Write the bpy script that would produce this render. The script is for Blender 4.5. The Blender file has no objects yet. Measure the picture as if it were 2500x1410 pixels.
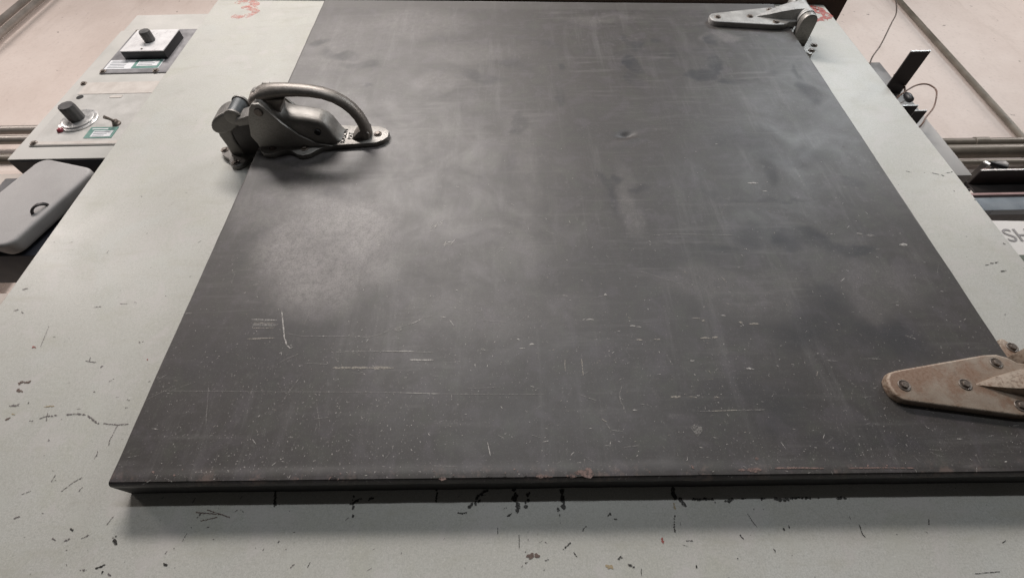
import bpy, bmesh, math, random
from mathutils import Vector, Matrix
random.seed(7)
S = bpy.context.scene
COL = S.collection
rad = math.radians

# ------------------------------------------------------------------ camera
cam = bpy.data.cameras.new('camera'); cam_o = bpy.data.objects.new('camera', cam); COL.objects.link(cam_o)
cam.sensor_width = 36.0; cam.lens = 36.0 * 1150 / 2500; cam.clip_start = 0.01; cam.clip_end = 60
R_ = Vector((0.99981645, 0.01737473, -0.00807403)); U_ = Vector((0.01646059, -0.56334345, 0.82605884)); F_ = Vector((-0.0098041, 0.82604012, 0.56352605))
M_ = Matrix((R_, U_, -F_)).transposed().to_4x4(); M_.translation = (0, -0.645, 0)
cam_o.matrix_world = M_
S.camera = cam_o

# ------------------------------------------------------------------ light
w = bpy.data.worlds.new('World'); S.world = w; w.use_nodes = True
bg = w.node_tree.nodes['Background']; bg.inputs[0].default_value = (1.0, 0.97, 0.94, 1); bg.inputs[1].default_value = 0.035
def area(name, loc, target, sx, sy, power, col):
    l = bpy.data.lights.new(name, 'AREA'); l.shape = 'RECTANGLE'; l.size = sx; l.size_y = sy; l.energy = power; l.color = col
    o = bpy.data.objects.new(name, l); COL.objects.link(o); o.location = loc
    o.rotation_euler = (Vector(target) - Vector(loc)).to_track_quat('-Z', 'Y').to_euler()
    return o
area('ceiling_tube_near', (-0.90, -2.15, 2.85), (-0.3, 0, 0.8), 1.8, 0.34, 104, (1.0, 0.935, 0.89))
area('ceiling_tube_far', (0.2, -3.6, 1.60), (0.0, 0, 0.4), 2.4, 0.10, 38, (0.93, 0.97, 1.0))
area('ceiling_tube_side', (2.2, -1.7, 3.0), (0.8, 0, 0.7), 1.2, 0.14, 30, (0.90, 0.96, 1.0))
area('wall_fill_left', (-4.4, -1.3, 2.7), (-2.4, 0.7, 1.6), 1.6, 0.2, 40, (1.0, 0.90, 0.85))  # unseen lamp added to brighten the wall on the left
area('wall_fill_right', (4.2, -0.5, 3.0), (2.4, 0.7, 1.7), 1.6, 0.2, 29, (1.0, 0.92, 0.87))  # unseen lamp added to brighten the wall on the right
vs = S.view_settings; vs.view_transform = 'Standard'; vs.look = 'None'; vs.exposure = 0.0; vs.gamma = 1.0; vs.use_curve_mapping = False
S.render.engine = 'CYCLES'; S.cycles.use_denoising = True; S.cycles.max_bounces = 6

# ------------------------------------------------------------------ wear on the panels, plus painted sheen and shadow: marks in mm (X, Z), width mm, kind
CHIPS_ = [([(-107,129),(-107,123),(-107,116)],3.0,0),
 ([(-42,128),(-49,124),(-56,119)],4.5,0),
 ([(-52,115),(-57,112),(-65,108)],4.5,0),
 ([(-6,129),(-7,119),(-4,112),(-4,105)],6.8,0),
 ([(11,123),(10,115),(8,109)],6.8,0),
 ([(53,128),(53,118),(54,109)],7.5,0),
 ([(49,104),(49,103)],3.8,0),
 ([(49,99),(49,97)],1.5,0),
 ([(49,90),(49,89)],1.5,0),
 ([(-78,101),(-73,101),(-68,102)],3.0,0),
 ([(-15,98),(-11,100)],3.0,0),
 ([(109,97),(114,99)],3.0,0),
 ([(117,93),(119,92)],2.0,0),
 ([(81,85),(77,82),(76,79)],1.5,0),
 ([(-28,85),(-28,77)],1.0,0),
 ([(-2,76),(-2,69),(-2,62)],1.0,0),
 ([(60,67),(56,64),(51,61)],2.0,0),
 ([(63,57),(66,53)],3.0,0),
 ([(6,47),(7,48)],2.0,0),
 ([(29,49),(32,50)],1.5,0),
 ([(116,51),(120,52)],3.0,0),
 ([(128,44),(132,42)],3.5,0),
 ([(191,95),(189,86),(188,78)],2.0,0),
 ([(196,128),(195,118)],6.8,0),
 ([(202,115),(205,109)],6.8,0),
 ([(217,114),(230,114)],3.8,0),
 ([(233,114),(242,114)],3.8,0),
 ([(258,112),(266,113)],4.5,0),
 ([(278,114),(284,115)],3.0,0),
 ([(304,113),(311,114)],3.8,0),
 ([(320,113),(337,113)],4.5,0),
 ([(338,114),(366,114)],3.0,0),
 ([(374,114),(377,114)],2.3,0),
 ([(400,114),(409,113)],3.8,0),
 ([(282,97),(285,89),(289,82)],1.0,0),
 ([(321,80),(321,78)],2.5,0),
 ([(266,74),(268,70)],2.0,0),
 ([(414,83),(413,74),(415,70)],1.5,0),
 ([(200,68),(207,68)],1.5,0),
 ([(328,83),(328,82)],2.0,0),
 ([(-316,129),(-312,112)],4.5,0),
 ([(-214,121),(-211,108)],4.5,0),
 ([(-211,101),(-210,99)],3.5,0),
 ([(-216,113),(-204,120)],3.8,0),
 ([(-193,118),(-188,120)],3.8,0),
 ([(-413,82),(-414,78),(-415,74)],1.5,4),
 ([(-422,66),(-422,66)],2.0,4),
 ([(-428,50),(-425,49)],3.0,0),
 ([(-296,72),(-296,71)],2.0,0),
 ([(-280,82),(-279,82)],1.5,0),
 ([(-254,45),(-252,50)],1.5,0),
 ([(-496,71),(-500,75),(-500,79)],3.5,0),
 ([(-504,78),(-503,78)],2.0,4),
 ([(-404,104),(-406,100)],2.5,4),
 ([(-399,105),(-400,104)],2.5,4),
 ([(-389,89),(-388,89)],2.0,4),
 ([(-362,106),(-359,108)],2.5,4),
 ([(-574,184),(-573,178),(-574,174)],1.5,4),
 ([(-835,456),(-828,457)],3.0,4),
 ([(-825,413),(-820,415)],2.0,4),
 ([(-811,410),(-807,408)],2.0,4),
 ([(-755,344),(-753,345)],3.0,4),
 ([(-751,383),(-748,368),(-744,346)],1.0,4),
 ([(-706,359),(-705,358)],2.5,4),
 ([(-590,350),(-585,352)],4.0,4),
 ([(-660,320),(-642,317)],1.5,4),
 ([(-655,326),(-654,319)],2.0,4),
 ([(-631,310),(-629,311)],2.5,4),
 ([(-695,417),(-685,418)],2.0,4),
 ([(-654,423),(-644,423)],1.5,4),
 ([(-585,437),(-585,437)],2.0,4),
 ([(-737,250),(-720,251)],4.5,4),
 ([(-694,227),(-689,228)],2.0,4),
 ([(-680,231),(-672,234),(-658,235)],2.5,4),
 ([(-673,238),(-670,228)],1.5,4),
 ([(-644,236),(-629,237),(-618,235)],3.0,4),
 ([(-613,234),(-602,227),(-591,222)],2.5,4),
 ([(-584,222),(-563,220),(-550,221)],2.0,4),
 ([(-564,218),(-564,206),(-565,198),(-563,192)],1.5,4),
 ([(-566,257),(-564,257)],2.5,4),
 ([(-563,245),(-561,245)],2.5,4),
 ([(-651,201),(-650,200)],2.5,4),
 ([(-606,286),(-603,289)],2.0,4),
 ([(-622,270),(-621,270)],2.0,4),
 ([(-579,150),(-587,144),(-597,133)],1.5,4),
 ([(-617,145),(-616,153)],1.5,4),
 ([(-647,130),(-638,134)],1.0,4),
 ([(-574,134),(-572,137)],2.0,4),
 ([(-640,102),(-636,103)],2.5,4),
 ([(-609,107),(-607,107)],1.5,4),
 ([(-561,88),(-559,87)],3.5,0),
 ([(-580,78),(-575,77)],2.0,4),
 ([(-561,76),(-558,77)],2.5,4),
 ([(-542,78),(-536,81)],2.0,4),
 ([(-518,93),(-514,103)],1.5,4),
 ([(-527,44),(-520,44)],2.5,4),
 ([(-508,46),(-502,48),(-499,50)],3.0,0),
 ([(-499,42),(-499,43)],3.0,0),
 ([(-491,40),(-487,38)],2.0,4),
 ([(-430,63),(-431,61)],2.0,4),
 ([(766,703),(772,699)],2.0,0),
 ([(797,697),(798,697)],1.5,0),
 ([(813,696),(822,692)],2.0,0),
 ([(828,690),(830,687)],2.0,0),
 ([(840,696),(847,697)],2.0,0),
 ([(850,698),(853,699)],2.0,0),
 ([(787,472),(793,473)],1.5,0),
 ([(798,476),(803,476)],2.0,0),
 ([(807,477),(812,478)],2.0,0),
 ([(807,459),(815,460)],3.0,0),
 ([(845,518),(847,516)],2.5,0),
 ([(828,647),(828,645)],1.5,0),
 ([(854,623),(855,621)],2.0,0),
 ([(140,32),(141,40)],1.0,0),
 ([(256,49),(256,49)],2.0,0),
 ([(206,42),(206,40)],2.0,0),
 ([(525,31),(554,33)],1.0,0),
 ([(302,58),(303,56)],1.5,0),
 ([(9,53),(18,54)],5.5,1),
 ([(-741,286),(-726,287)],5.5,1),
 ([(-738,275),(-731,272)],4.5,1),
 ([(-726,231),(-724,232)],4.5,1),
 ([(-410,106),(-375,103)],1.5,1),
 ([(-398,109),(-366,100)],1.5,1),
 ([(-401,96),(-382,100)],1.5,1),
 ([(101,43),(107,41)],4.5,2),
 ([(-683,248),(-671,249)],2.0,2),
 ([(193,111),(194,105)],3.8,2),
 ([(-724,238),(-720,236)],3.0,2),
 ([(171,71),(171,67)],4.0,3),
 ([(-756,347),(-752,344)],3.0,3),
 ([(-565,321),(-564,320)],2.0,3)]
SCRATCHES_ = [([(-355,377),(-347,354),(-339,331),(-332,318),(-326,313),(-322,315)],1.6,0),
 ([(-314,385),(-312,367),(-315,350)],1.1,3),
 ([(-397,362),(-357,360)],1.1,0),
 ([(-394,359),(-359,358)],1.1,3),
 ([(-395,356),(-360,355)],1.1,1),
 ([(-392,353),(-355,352)],1.1,0),
 ([(-393,350),(-356,349)],1.1,3),
 ([(-390,347),(-358,347)],1.1,1),
 ([(-393,329),(-352,330)],2.0,1),
 ([(-341,338),(-312,332),(-246,331),(-216,329),(-199,334),(-182,342)],0.9,3),
 ([(-182,342),(-153,352),(-141,360),(-123,363)],0.9,3),
 ([(-156,350),(-141,358)],1.4,0),
 ([(-114,362),(-105,360)],1.3,0),
 ([(-100,356),(-93,346)],1.2,0),
 ([(-258,281),(-219,281),(-173,280)],3.0,1),
 ([(-259,306),(-189,306),(-118,303)],1.2,3),
 ([(-189,306),(-148,305)],1.4,0),
 ([(-152,292),(-118,291)],1.8,0),
 ([(-299,289),(-266,287)],1.0,3),
 ([(-483,251),(-358,248),(-202,245),(-74,240),(35,238)],0.8,3),
 ([(-152,243),(-105,241)],1.1,0),
 ([(-63,370),(-50,371),(-49,354),(-14,350)],0.9,3),
 ([(-69,248),(-25,249)],0.8,3),
 ([(225,512),(259,514),(299,512),(360,509)],1.0,3),
 ([(66,289),(65,281),(65,270)],1.4,1),
 ([(89,290),(89,277),(89,264)],1.4,1),
 ([(140,249),(135,238),(134,229),(137,221),(139,210)],1.4,3),
 ([(112,198),(117,189),(132,187),(137,196)],1.2,3),
 ([(231,212),(263,212),(321,213)],1.0,3),
 ([(250,212),(284,213)],1.2,1),
 ([(-40,176),(-38,168),(-36,159)],1.3,0),
 ([(-108,148),(-75,147)],0.9,3),
 ([(-514,372),(-490,375)],2.0,3),
 ([(418,631),(428,631),(437,630)],2.16,0),
 ([(439,610),(443,610),(447,609)],1.35,0),
 ([(575,503),(582,503),(588,502)],5.4,3),
 ([(562,507),(567,507),(571,506)],3.6,3),
 ([(578,474),(582,475),(585,474)],2.7,3),
 ([(620,483),(627,484),(633,483)],4.5,0),
 ([(170,318),(174,318),(178,317)],4.5,1),
 ([(195,318),(200,318),(204,318)],3.6,1),
 ([(261,319),(268,319),(275,318)],4.5,1),
 ([(278,320),(282,320),(286,320)],4.5,1),
 ([(561,369),(563,369),(565,368)],1.8,0),
 ([(299,356),(303,356),(307,355)],1.35,0),
 ([(256,352),(263,352),(270,351)],1.8,1),
 ([(270,347),(273,348),(275,347)],2.7,1),
 ([(322,344),(325,344),(328,343)],3.6,1),
 ([(336,341),(344,341),(351,341)],2.7,1),
 ([(-1,322),(1,322),(3,321)],4.5,0),
 ([(17,313),(20,314),(24,313)],2.7,0),
 ([(2,307),(7,307),(11,307)],1.8,0),
 ([(-180,342),(-174,342),(-169,341)],7.2,3),
 ([(-52,306),(-49,306),(-45,306)],4.5,3),
 ([(164,341),(168,341),(173,340)],1.8,0),
 ([(173,339),(177,339),(180,338)],1.8,0),
 ([(202,232),(209,232),(215,232)],3.6,1),
 ([(225,232),(230,232),(236,231)],2.7,1),
 ([(258,230),(262,231),(266,230)],1.8,1),
 ([(219,189),(226,189),(233,188)],10.8,3),
 ([(66,137),(78,137),(90,136)],8.1,2),
 ([(56,134),(63,134),(69,133)],3.6,2),
 ([(20,134),(30,134),(40,133)],2.7,2),
 ([(-98,133),(-94,133),(-89,132)],3.6,2),
 ([(264,138),(279,138),(293,138)],3.6,2),
 ([(309,140),(338,140),(368,139)],1.8,2),
 ([(397,139),(437,139),(476,138)],1.35,2),
 ([(312,271),(317,271),(323,270)],1.8,0),
 ([(425,281),(433,281),(440,280)],1.8,3),
 ([(478,283),(489,283),(500,282)],1.8,3),
 ([(149,215),(152,215),(155,215)],1.8,0),
 ([(-233,331),(-231,331),(-229,331)],1.8,0),
 ([(-283,332),(-282,332),(-281,331)],1.8,0),
 ([(101,352),(107,353),(113,352)],1.8,0),
 ([(239,284),(242,284),(245,284)],2.7,0),
 ([(-228,522),(-227,523),(-225,522)],1.8,0),
 ([(-229,502),(-226,502),(-224,501)],2.7,0),
 ([(-94,409),(-92,409),(-91,408)],1.8,0),
 ([(133,395),(135,396),(137,395)],2.7,0),
 ([(269,411),(270,412),(271,411)],1.8,0),
 ([(-130,545),(-124,551)],1.0,0),
 ([(-136,539),(-133,550)],1.0,0),
 ([(-131,548),(-123,555)],1.0,0),
 ([(-139,541),(-132,548)],1.0,0),
 ([(-146,538),(-141,548)],1.0,0),
 ([(-146,534),(-141,540)],1.0,0),
 ([(-140,541),(-132,543)],1.0,0),
 ([(-128,542),(-125,550)],1.0,0),
 ([(-138,537),(-135,543)],1.0,0),
 ([(-114,504),(-109,507)],1.0,0),
 ([(-106,502),(-100,513)],1.0,0),
 ([(-120,499),(-111,502)],1.0,0),
 ([(-114,504),(-105,507)],1.0,0),
 ([(-120,499),(-115,504)],1.0,0),
 ([(-120,499),(-115,509)],1.0,0),
 ([(-108,499),(-104,508)],1.0,0),
 ([(-110,503),(-105,506)],1.0,0),
 ([(-118,495),(-116,506)],1.0,0)]
STAINS_SHEEN_SHADOW_ = [(-0.312,0.502,0.13,0.132,10,0.55,0.95),  # pale sheen below the latch, painted into the colour
 (-0.391,0.597,0.132,0.06,5,0.25,0.9),
 (-0.311,0.435,0.091,0.048,10,0.3,0.8),
 (-0.253,0.555,0.078,0.047,0,0.28,0.7),
 (0.025,0.671,0.023,0.122,0,0.1,0.8),
 (0.02,0.494,0.017,0.104,0,0.1,0.8),
 (0.205,0.602,0.016,0.101,0,0.12,0.8),
 (-0.258,1.219,0.166,0.081,0,0.22,0.8),  # pale haze at the upper left, painted in
 (-0.403,1.166,0.122,0.116,0,0.15,0.8),
 (-0.266,0.786,0.214,0.064,0,0.1,0.9),
 (-0.175,0.967,0.055,0.039,0,0.22,0.6),
 (-0.431,1.058,0.087,0.043,0,0.15,0.6),
 (-0.117,1.081,0.154,0.053,0,0.12,0.8),
 (0.237,1.228,0.123,0.029,0,0.12,0.7),
 (0.496,1.12,0.048,0.026,0,0.28,0.6),
 (0.296,0.415,0.081,0.031,0,0.14,0.7),
 (0.548,0.402,0.08,0.06,0,0.12,0.9),
 (0.383,0.39,0.098,0.044,0,0.12,0.9),
 (-0.038,0.369,0.184,0.043,0,0.1,0.9),
 (0.272,1.023,0.017,0.04,0,-0.5,0.4),
 (0.266,1.111,0.01,0.04,0,-0.4,0.5),
 (0.292,1.091,0.025,0.021,30,-0.4,0.5),
 (0.258,0.959,0.016,0.037,0,-0.38,0.5),
 (0.454,1.008,0.02,0.039,0,-0.5,0.4),
 (0.421,0.969,0.04,0.025,0,-0.45,0.5),
 (0.478,0.946,0.031,0.015,0,-0.3,0.5),
 (0.473,1.111,0.015,0.025,0,-0.4,0.5),
 (0.625,0.9,0.021,0.041,0,-0.45,0.5),
 (0.628,0.969,0.008,0.034,0,-0.3,0.5),
 (0.008,0.801,0.016,0.026,0,-0.3,0.4),
 (0.005,0.823,0.008,0.027,0,-0.22,0.5),
 (0.098,0.908,0.012,0.035,0,-0.3,0.5),
 (0.118,1.012,0.009,0.02,0,-0.3,0.5),
 (0.37,1.071,0.011,0.028,0,-0.22,0.5),
 (0.34,1.117,0.015,0.015,0,-0.3,0.5),
 (0.566,0.971,0.02,0.014,0,-0.25,0.5),
 (-0.397,1.083,0.039,0.016,0,-0.28,0.5),
 (-0.362,1.047,0.057,0.015,0,-0.28,0.5),
 (-0.438,1.093,0.022,0.025,0,-0.22,0.5),
 (-0.331,1.034,0.028,0.02,0,-0.28,0.5),
 (-0.47,1.14,0.024,0.015,0,-0.28,0.5),
 (-0.296,1.191,0.062,0.02,0,-0.1,0.6),
 (-0.066,0.978,0.064,0.019,-30,-0.28,0.6),
 (-0.002,1.025,0.056,0.017,-30,-0.22,0.6),
 (0.076,1.109,0.078,0.018,-30,-0.15,0.6),
 (-0.318,0.953,0.011,0.009,0,-0.25,0.5),
 (0.166,0.64,0.01,0.032,20,-0.3,0.5),
 (0.192,0.639,0.009,0.019,0,-0.3,0.5),
 (0.176,0.603,0.012,0.05,0,-0.24,0.6),
 (0.229,0.617,0.012,0.008,0,-0.22,0.5),
 (0.34,0.601,0.014,0.01,0,-0.3,0.5),
 (0.469,0.664,0.016,0.044,0,-0.3,0.5),
 (0.605,0.623,0.022,0.021,0,-0.28,0.5),
 (0.519,0.702,0.091,0.023,0,-0.22,0.6),
 (0.423,0.587,0.099,0.005,0,-0.2,0.5),
 (0.455,0.745,0.078,0.054,0,-0.18,0.7),
 (0.368,1.062,0.188,0.014,0,-0.1,0.7),
 (0.468,0.493,0.053,0.031,0,-0.45,0.35),
 (0.544,0.483,0.039,0.015,0,-0.42,0.35),
 (0.42,0.507,0.06,0.035,0,-0.25,0.7),
 (0.345,0.479,0.052,0.01,0,-0.24,0.6),
 (0.264,0.472,0.079,0.042,0,-0.12,0.8),
 (0.469,0.374,0.042,0.032,0,-0.25,0.9),
 (0.406,0.333,0.093,0.04,0,-0.28,0.8),
 (0.511,0.318,0.092,0.039,0,-0.32,0.8),
 (0.311,0.213,0.079,0.044,0,-0.25,0.8),
 (0.45,0.169,0.101,0.02,0,-0.2,0.8),
 (-0.39,0.314,0.149,0.079,0,-0.12,0.9),
 (-0.304,0.618,0.059,0.019,0,-0.18,0.9),  # soft shadow of the handle grip painted on the door
 (-0.02,0.608,0.146,0.061,0,-0.05,0.8),
 (0.712,0.57,0.028,0.038,0,-0.3,0.6),
 (0.123,0.45,0.052,0.049,0,-0.1,0.8)]
# ------------------------------------------------------------------ node helpers
class NT:
    def __init__(s, name):
        s.m = bpy.data.materials.new(name); s.m.use_nodes = True; s.t = s.m.node_tree; s.N = s.t.nodes
        s.b = s.N['Principled BSDF']; s.out = s.N['Material Output']
        g = s.N.new('ShaderNodeNewGeometry'); s.pos = g.outputs['Position']
    def n(s, kind, **kw):
        x = s.N.new('ShaderNode' + kind)
        for k, v in kw.items(): setattr(x, k, v)
        return x
    def lk(s, a, b): s.t.links.new(a, b)
    def val(s, sock, v):
        if isinstance(v, (int, float)): sock.default_value = v
        elif isinstance(v, (tuple, list)): sock.default_value = v
        else: s.lk(v, sock)
    def math(s, op, a, b=0.0, c=0.0, clamp=False):
        x = s.n('Math', operation=op, use_clamp=clamp)
        s.val(x.inputs[0], a); s.val(x.inputs[1], b); s.val(x.inputs[2], c); return x.outputs[0]
    def vmath(s, op, a, b=(0, 0, 0)):
        x = s.n('VectorMath', operation=op); s.val(x.inputs[0], a); s.val(x.inputs[1], b); return x.outputs[0]
    def noise(s, scale, detail=4, rough=0.55, vec=None, dist=0.0):
        x = s.n('TexNoise'); s.lk(vec if vec is not None else s.pos, x.inputs['Vector'])
        x.inputs['Scale'].default_value = scale; x.inputs['Detail'].default_value = detail; x.inputs['Roughness'].default_value = rough; x.inputs['Distortion'].default_value = dist
        return x.outputs[0]
    def ramp(s, f, a, b, lo=0.0, hi=1.0):
        x = s.n('MapRange', clamp=True, interpolation_type='SMOOTHSTEP'); s.val(x.inputs[0], f)
        x.inputs[1].default_value = a; x.inputs[2].default_value = b; x.inputs[3].default_value = lo; x.inputs[4].default_value = hi
        return x.outputs[0]
    def mix(s, f, a, b, blend='MIX'):
        x = s.n('Mix', data_type='RGBA', blend_type=blend); s.val(x.inputs[0], f)
        for i, v in ((6, a), (7, b)):
            s.val(x.inputs[i], v if not (isinstance(v, tuple) and len(v) == 3) else v + (1,))
        return x.outputs[2]
    def stretch(s, v):
        return s.vmath('MULTIPLY', s.pos, v)
    def bump(s, h, strength, dist):
        x = s.n('Bump'); x.inputs['Strength'].default_value = strength; x.inputs['Distance'].default_value = dist
        s.lk(h, x.inputs['Height']); s.lk(x.outputs[0], s.b.inputs['Normal']); return x
    def base(s, c): s.val(s.b.inputs['Base Color'], c if not (isinstance(c, tuple) and len(c) == 3) else c + (1,))
    def rough(s, r): s.val(s.b.inputs['Roughness'], r)
    def metal(s, v): s.val(s.b.inputs['Metallic'], v)
    def alpha(s, a): s.val(s.b.inputs['Alpha'], a)

def generic(name, c1, c2, scale=20, rough=0.5, metal=0.0, bump=0.15, bdist=0.0006, fine=900, spec=0.5):
    t = NT(name)
    n1 = t.noise(scale, 6, 0.6); n2 = t.noise(fine, 2, 0.6)
    c = t.mix(t.ramp(n1, 0.3, 0.7), c1, c2)
    c = t.mix(t.ramp(n2, 0.3, 0.7, 0, 0.35), c, tuple(x * 0.6 for x in c1))
    t.base(c); t.rough(t.ramp(n1, 0.2, 0.8, rough - 0.08, rough + 0.1)); t.metal(metal)
    t.bump(t.math('ADD', n1, t.math('MULTIPLY', n2, 0.4)), bump, bdist)
    t.b.inputs['Specular IOR Level'].default_value = spec
    return t.m

# ---- pale grey-green baked paint of the cabinet
def mat_cabinet():
    t = NT('cabinet_paint')
    big = t.noise(2.2, 5, 0.55); mid = t.noise(14, 6, 0.6); fine = t.noise(210, 4, 0.75); grain = t.noise(520, 3, 0.75)
    c = t.mix(t.ramp(big, 0.3, 0.7), (0.472, 0.464, 0.424), (0.532, 0.520, 0.486))
    c = t.mix(t.ramp(mid, 0.48, 0.72, 0, 0.5), c, (0.44, 0.435, 0.365))
    c = t.mix(t.ramp(t.noise(5.5, 6, 0.65, dist=0.8), 0.52, 0.72, 0, 0.45), c, (0.53, 0.54, 0.52))
    c = t.mix(t.ramp(fine, 0.50, 0.68, 0, 0.50), c, (0.36, 0.36, 0.32))
    c = t.mix(t.ramp(fine, 0.46, 0.30, 0, 0.45), c, (0.63, 0.625, 0.60))
    c = t.mix(t.ramp(grain, 0.42, 0.62, 0, 0.45), c, (0.32, 0.32, 0.295))
    hue = t.noise(17, 5, 0.65, dist=0.5); c = t.mix(t.ramp(hue, 0.52, 0.66, 0, 0.45), c, (0.52, 0.49, 0.475)); c = t.mix(t.ramp(hue, 0.46, 0.34, 0, 0.45), c, (0.48, 0.48, 0.44))
    # horizontal handling smears, streaky
    sm = t.noise(9, 6, 0.65, t.stretch((1, 1, 4.5)))
    c = t.mix(t.ramp(sm, 0.52, 0.72, 0, 0.5), c, (0.40, 0.39, 0.335))
    c = t.mix(t.ramp(t.noise(30, 6, 0.7), 0.56, 0.72, 0, 0.4), c, (0.38, 0.37, 0.33))
    # specks of missing paint
    sp = t.noise(160, 3, 0.5); spm = t.noise(5, 3, 0.5)
    k = t.math('MULTIPLY', t.ramp(sp, 0.700, 0.740), t.ramp(spm, 0.42, 0.58))
    c = t.mix(t.math('MULTIPLY', k, 0.8), c, (0.09, 0.085, 0.075))
    t.base(c); t.rough(t.ramp(mid, 0.2, 0.8, 0.36, 0.52))
    t.b.inputs['Specular IOR Level'].default_value = 0.5
    t.bump(t.math('ADD', t.math('MULTIPLY', fine, 0.5), mid), 0.14, 0.0012)
    return t.m

# ---- dark handled sheet of the door with its stains, painted sheen and handle shadow
def mat_door():
    t = NT('door_sheet')
    def attr(nm):
        x = t.n('Attribute'); x.attribute_name = nm; return x.outputs['Fac']
    pale = attr('rubbed_and_sheen'); dark = attr('greasy_and_shadow')
    big = t.noise(3.0, 6, 0.6); mid = t.noise(11, 7, 0.62, dist=0.6); fine = t.noise(90, 5, 0.65); grain = t.noise(420, 4, 0.75); hs = t.noise(16, 6, 0.6, t.stretch((0.35, 1, 5)))
    c = t.mix(t.ramp(big, 0.3, 0.7), (0.036, 0.0305, 0.0285), (0.051, 0.044, 0.042))
    c = t.mix(t.ramp(mid, 0.50, 0.74, 0, 0.50), c, (0.093, 0.085, 0.083))
    c = t.mix(t.ramp(mid, 0.48, 0.28, 0, 0.50), c, (0.032, 0.030, 0.030))
    c = t.mix(t.ramp(hs, 0.56, 0.76, 0, 0.25), c, (0.16, 0.15, 0.142))
    vs_ = t.noise(9, 7, 0.7, t.stretch((3.2, 1, 0.35))); c = t.mix(t.ramp(vs_, 0.52, 0.72, 0, 0.35), c, (0.165, 0.156, 0.153))
    hue = t.noise(26, 5, 0.6, dist=0.4); c = t.mix(t.ramp(hue, 0.50, 0.66, 0, 0.6), c, (0.075, 0.064, 0.070)); c = t.mix(t.ramp(hue, 0.48, 0.34, 0, 0.5), c, (0.058, 0.058, 0.046))
    pn = t.math('MULTIPLY', pale, t.ramp(fine, 0.25, 0.7, 0.65, 1.15))
    c = t.mix(pn, c, (0.36, 0.332, 0.32))
    c = t.mix(t.math('MULTIPLY', dark, 1.9, clamp=True), c, (0.022, 0.023, 0.029))
    c = t.mix(t.ramp(grain, 0.42, 0.68, 0, 0.62), c, (0.055, 0.052, 0.049))
    c = t.mix(t.ramp(grain, 0.46, 0.26, 0, 0.40), c, (0.20, 0.188, 0.178))
    c = t.mix(t.math('MULTIPLY', t.ramp(fine, 0.54, 0.74, 0, 0.34), t.ramp(t.noise(4.5, 5, 0.65), 0.42, 0.62)), c, (0.17, 0.16, 0.152))
    wipe = t.noise(30, 6, 0.7, t.stretch((0.22, 1, 2.6)), 0.3); c = t.mix(t.math('MULTIPLY', t.ramp(wipe, 0.52, 0.70, 0, 0.55), t.ramp(t.noise(2.6, 4, 0.6), 0.45, 0.62)), c, (0.125, 0.116, 0.112))
    c = t.mix(t.ramp(fine, 0.46, 0.28, 0, 0.35), c, (0.065, 0.062, 0.060))
    # fine pale wear specks, denser low on the door where carts knock it
    xyz = t.n('SeparateXYZ'); t.lk(t.pos, xyz.inputs[0])
    low = t.ramp(xyz.outputs[2], 0.75, 0.14, 0.0, 1.0)
    sp = t.noise(330, 3, 0.6); thr = t.math('MULTIPLY_ADD', low, -0.140, 0.785)
    k = t.math('MULTIPLY', t.math('MULTIPLY', t.math('SUBTRACT', sp, thr), 22.0, clamp=True), t.ramp(t.noise(7, 5, 0.7), 0.38, 0.62, 0.15, 1.0))
    c = t.mix(t.math('MULTIPLY', k, 0.75, clamp=True), c, (0.40, 0.37, 0.345))
    # brownish bare metal along the bottom fold
    fold = t.ramp(xyz.outputs[2], 0.152, 0.133); rn = t.noise(38, 5, 0.7)
    c = t.mix(t.math('MULTIPLY', fold, t.ramp(rn, 0.52, 0.66, 0, 0.5)), c, (0.19, 0.135, 0.115))
    # darker band along the very top
    topb = t.math('MULTIPLY', t.ramp(t.math('MULTIPLY_ADD', xyz.outputs[0], 0.06, xyz.outputs[2]), 1.280, 1.292), 0.4)
    c = t.mix(topb, c, (0.085, 0.078, 0.072))
    t.base(c)
    rr = t.ramp(mid, 0.25, 0.75, 0.56, 0.47); rr = t.math('MULTIPLY_ADD', dark, 0.10, rr); rr = t.math('MULTIPLY_ADD', pale, 0.06, rr)
    t.rough(rr); t.metal(0.0); t.val(t.b.inputs['Specular IOR Level'], t.math('MAXIMUM', t.math('MULTIPLY_ADD', dark, -0.42, 0.62), 0.12))
    t.bump(t.math('ADD', t.math('MULTIPLY', fine, 0.6), t.math('MULTIPLY', grain, 0.25)), 0.12, 0.0010)
    return t.m

def mat_cast(name, c1, c2, metal=0.55, rough=0.42, rust=0.0, weark=0.40):
    t = NT(name)
    n1 = t.noise(24, 6, 0.65); n2 = t.noise(260, 4, 0.65); n3 = t.noise(1200, 2, 0.6)
    c = t.mix(t.ramp(n1, 0.3, 0.7), c1, c2)
    c = t.mix(t.ramp(n2, 0.5, 0.75, 0, 0.5), c, tuple(x * 0.5 for x in c1))
    if rust > 0:
        r1 = t.noise(17, 6, 0.7)
        c = t.mix(t.ramp(r1, 0.60 - rust * 0.22, 0.74 - rust * 0.2, 0, 0.85), c, (0.165, 0.088, 0.052))
        c = t.mix(t.ramp(t.noise(55, 5, 0.7), 0.60, 0.72, 0, 0.6), c, (0.12, 0.07, 0.045))
        t.metal(t.ramp(r1, 0.45, 0.62, metal, 0.05))
    else: t.metal(metal)
    g = t.n('NewGeometry'); wear = t.math('MULTIPLY', t.ramp(g.outputs['Pointiness'], 0.505, 0.56, 0, weark), t.ramp(n2, 0.3, 0.6))
    c = t.mix(wear, c, tuple(min(0.6, x * 1.9) for x in c2))
    t.base(c); t.rough(t.ramp(n1, 0.25, 0.75, rough - 0.06, rough + 0.12))
    t.bump(t.math('ADD', n2, t.math('MULTIPLY', n3, 0.5)), 0.4, 0.0009)
    return t.m

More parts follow.
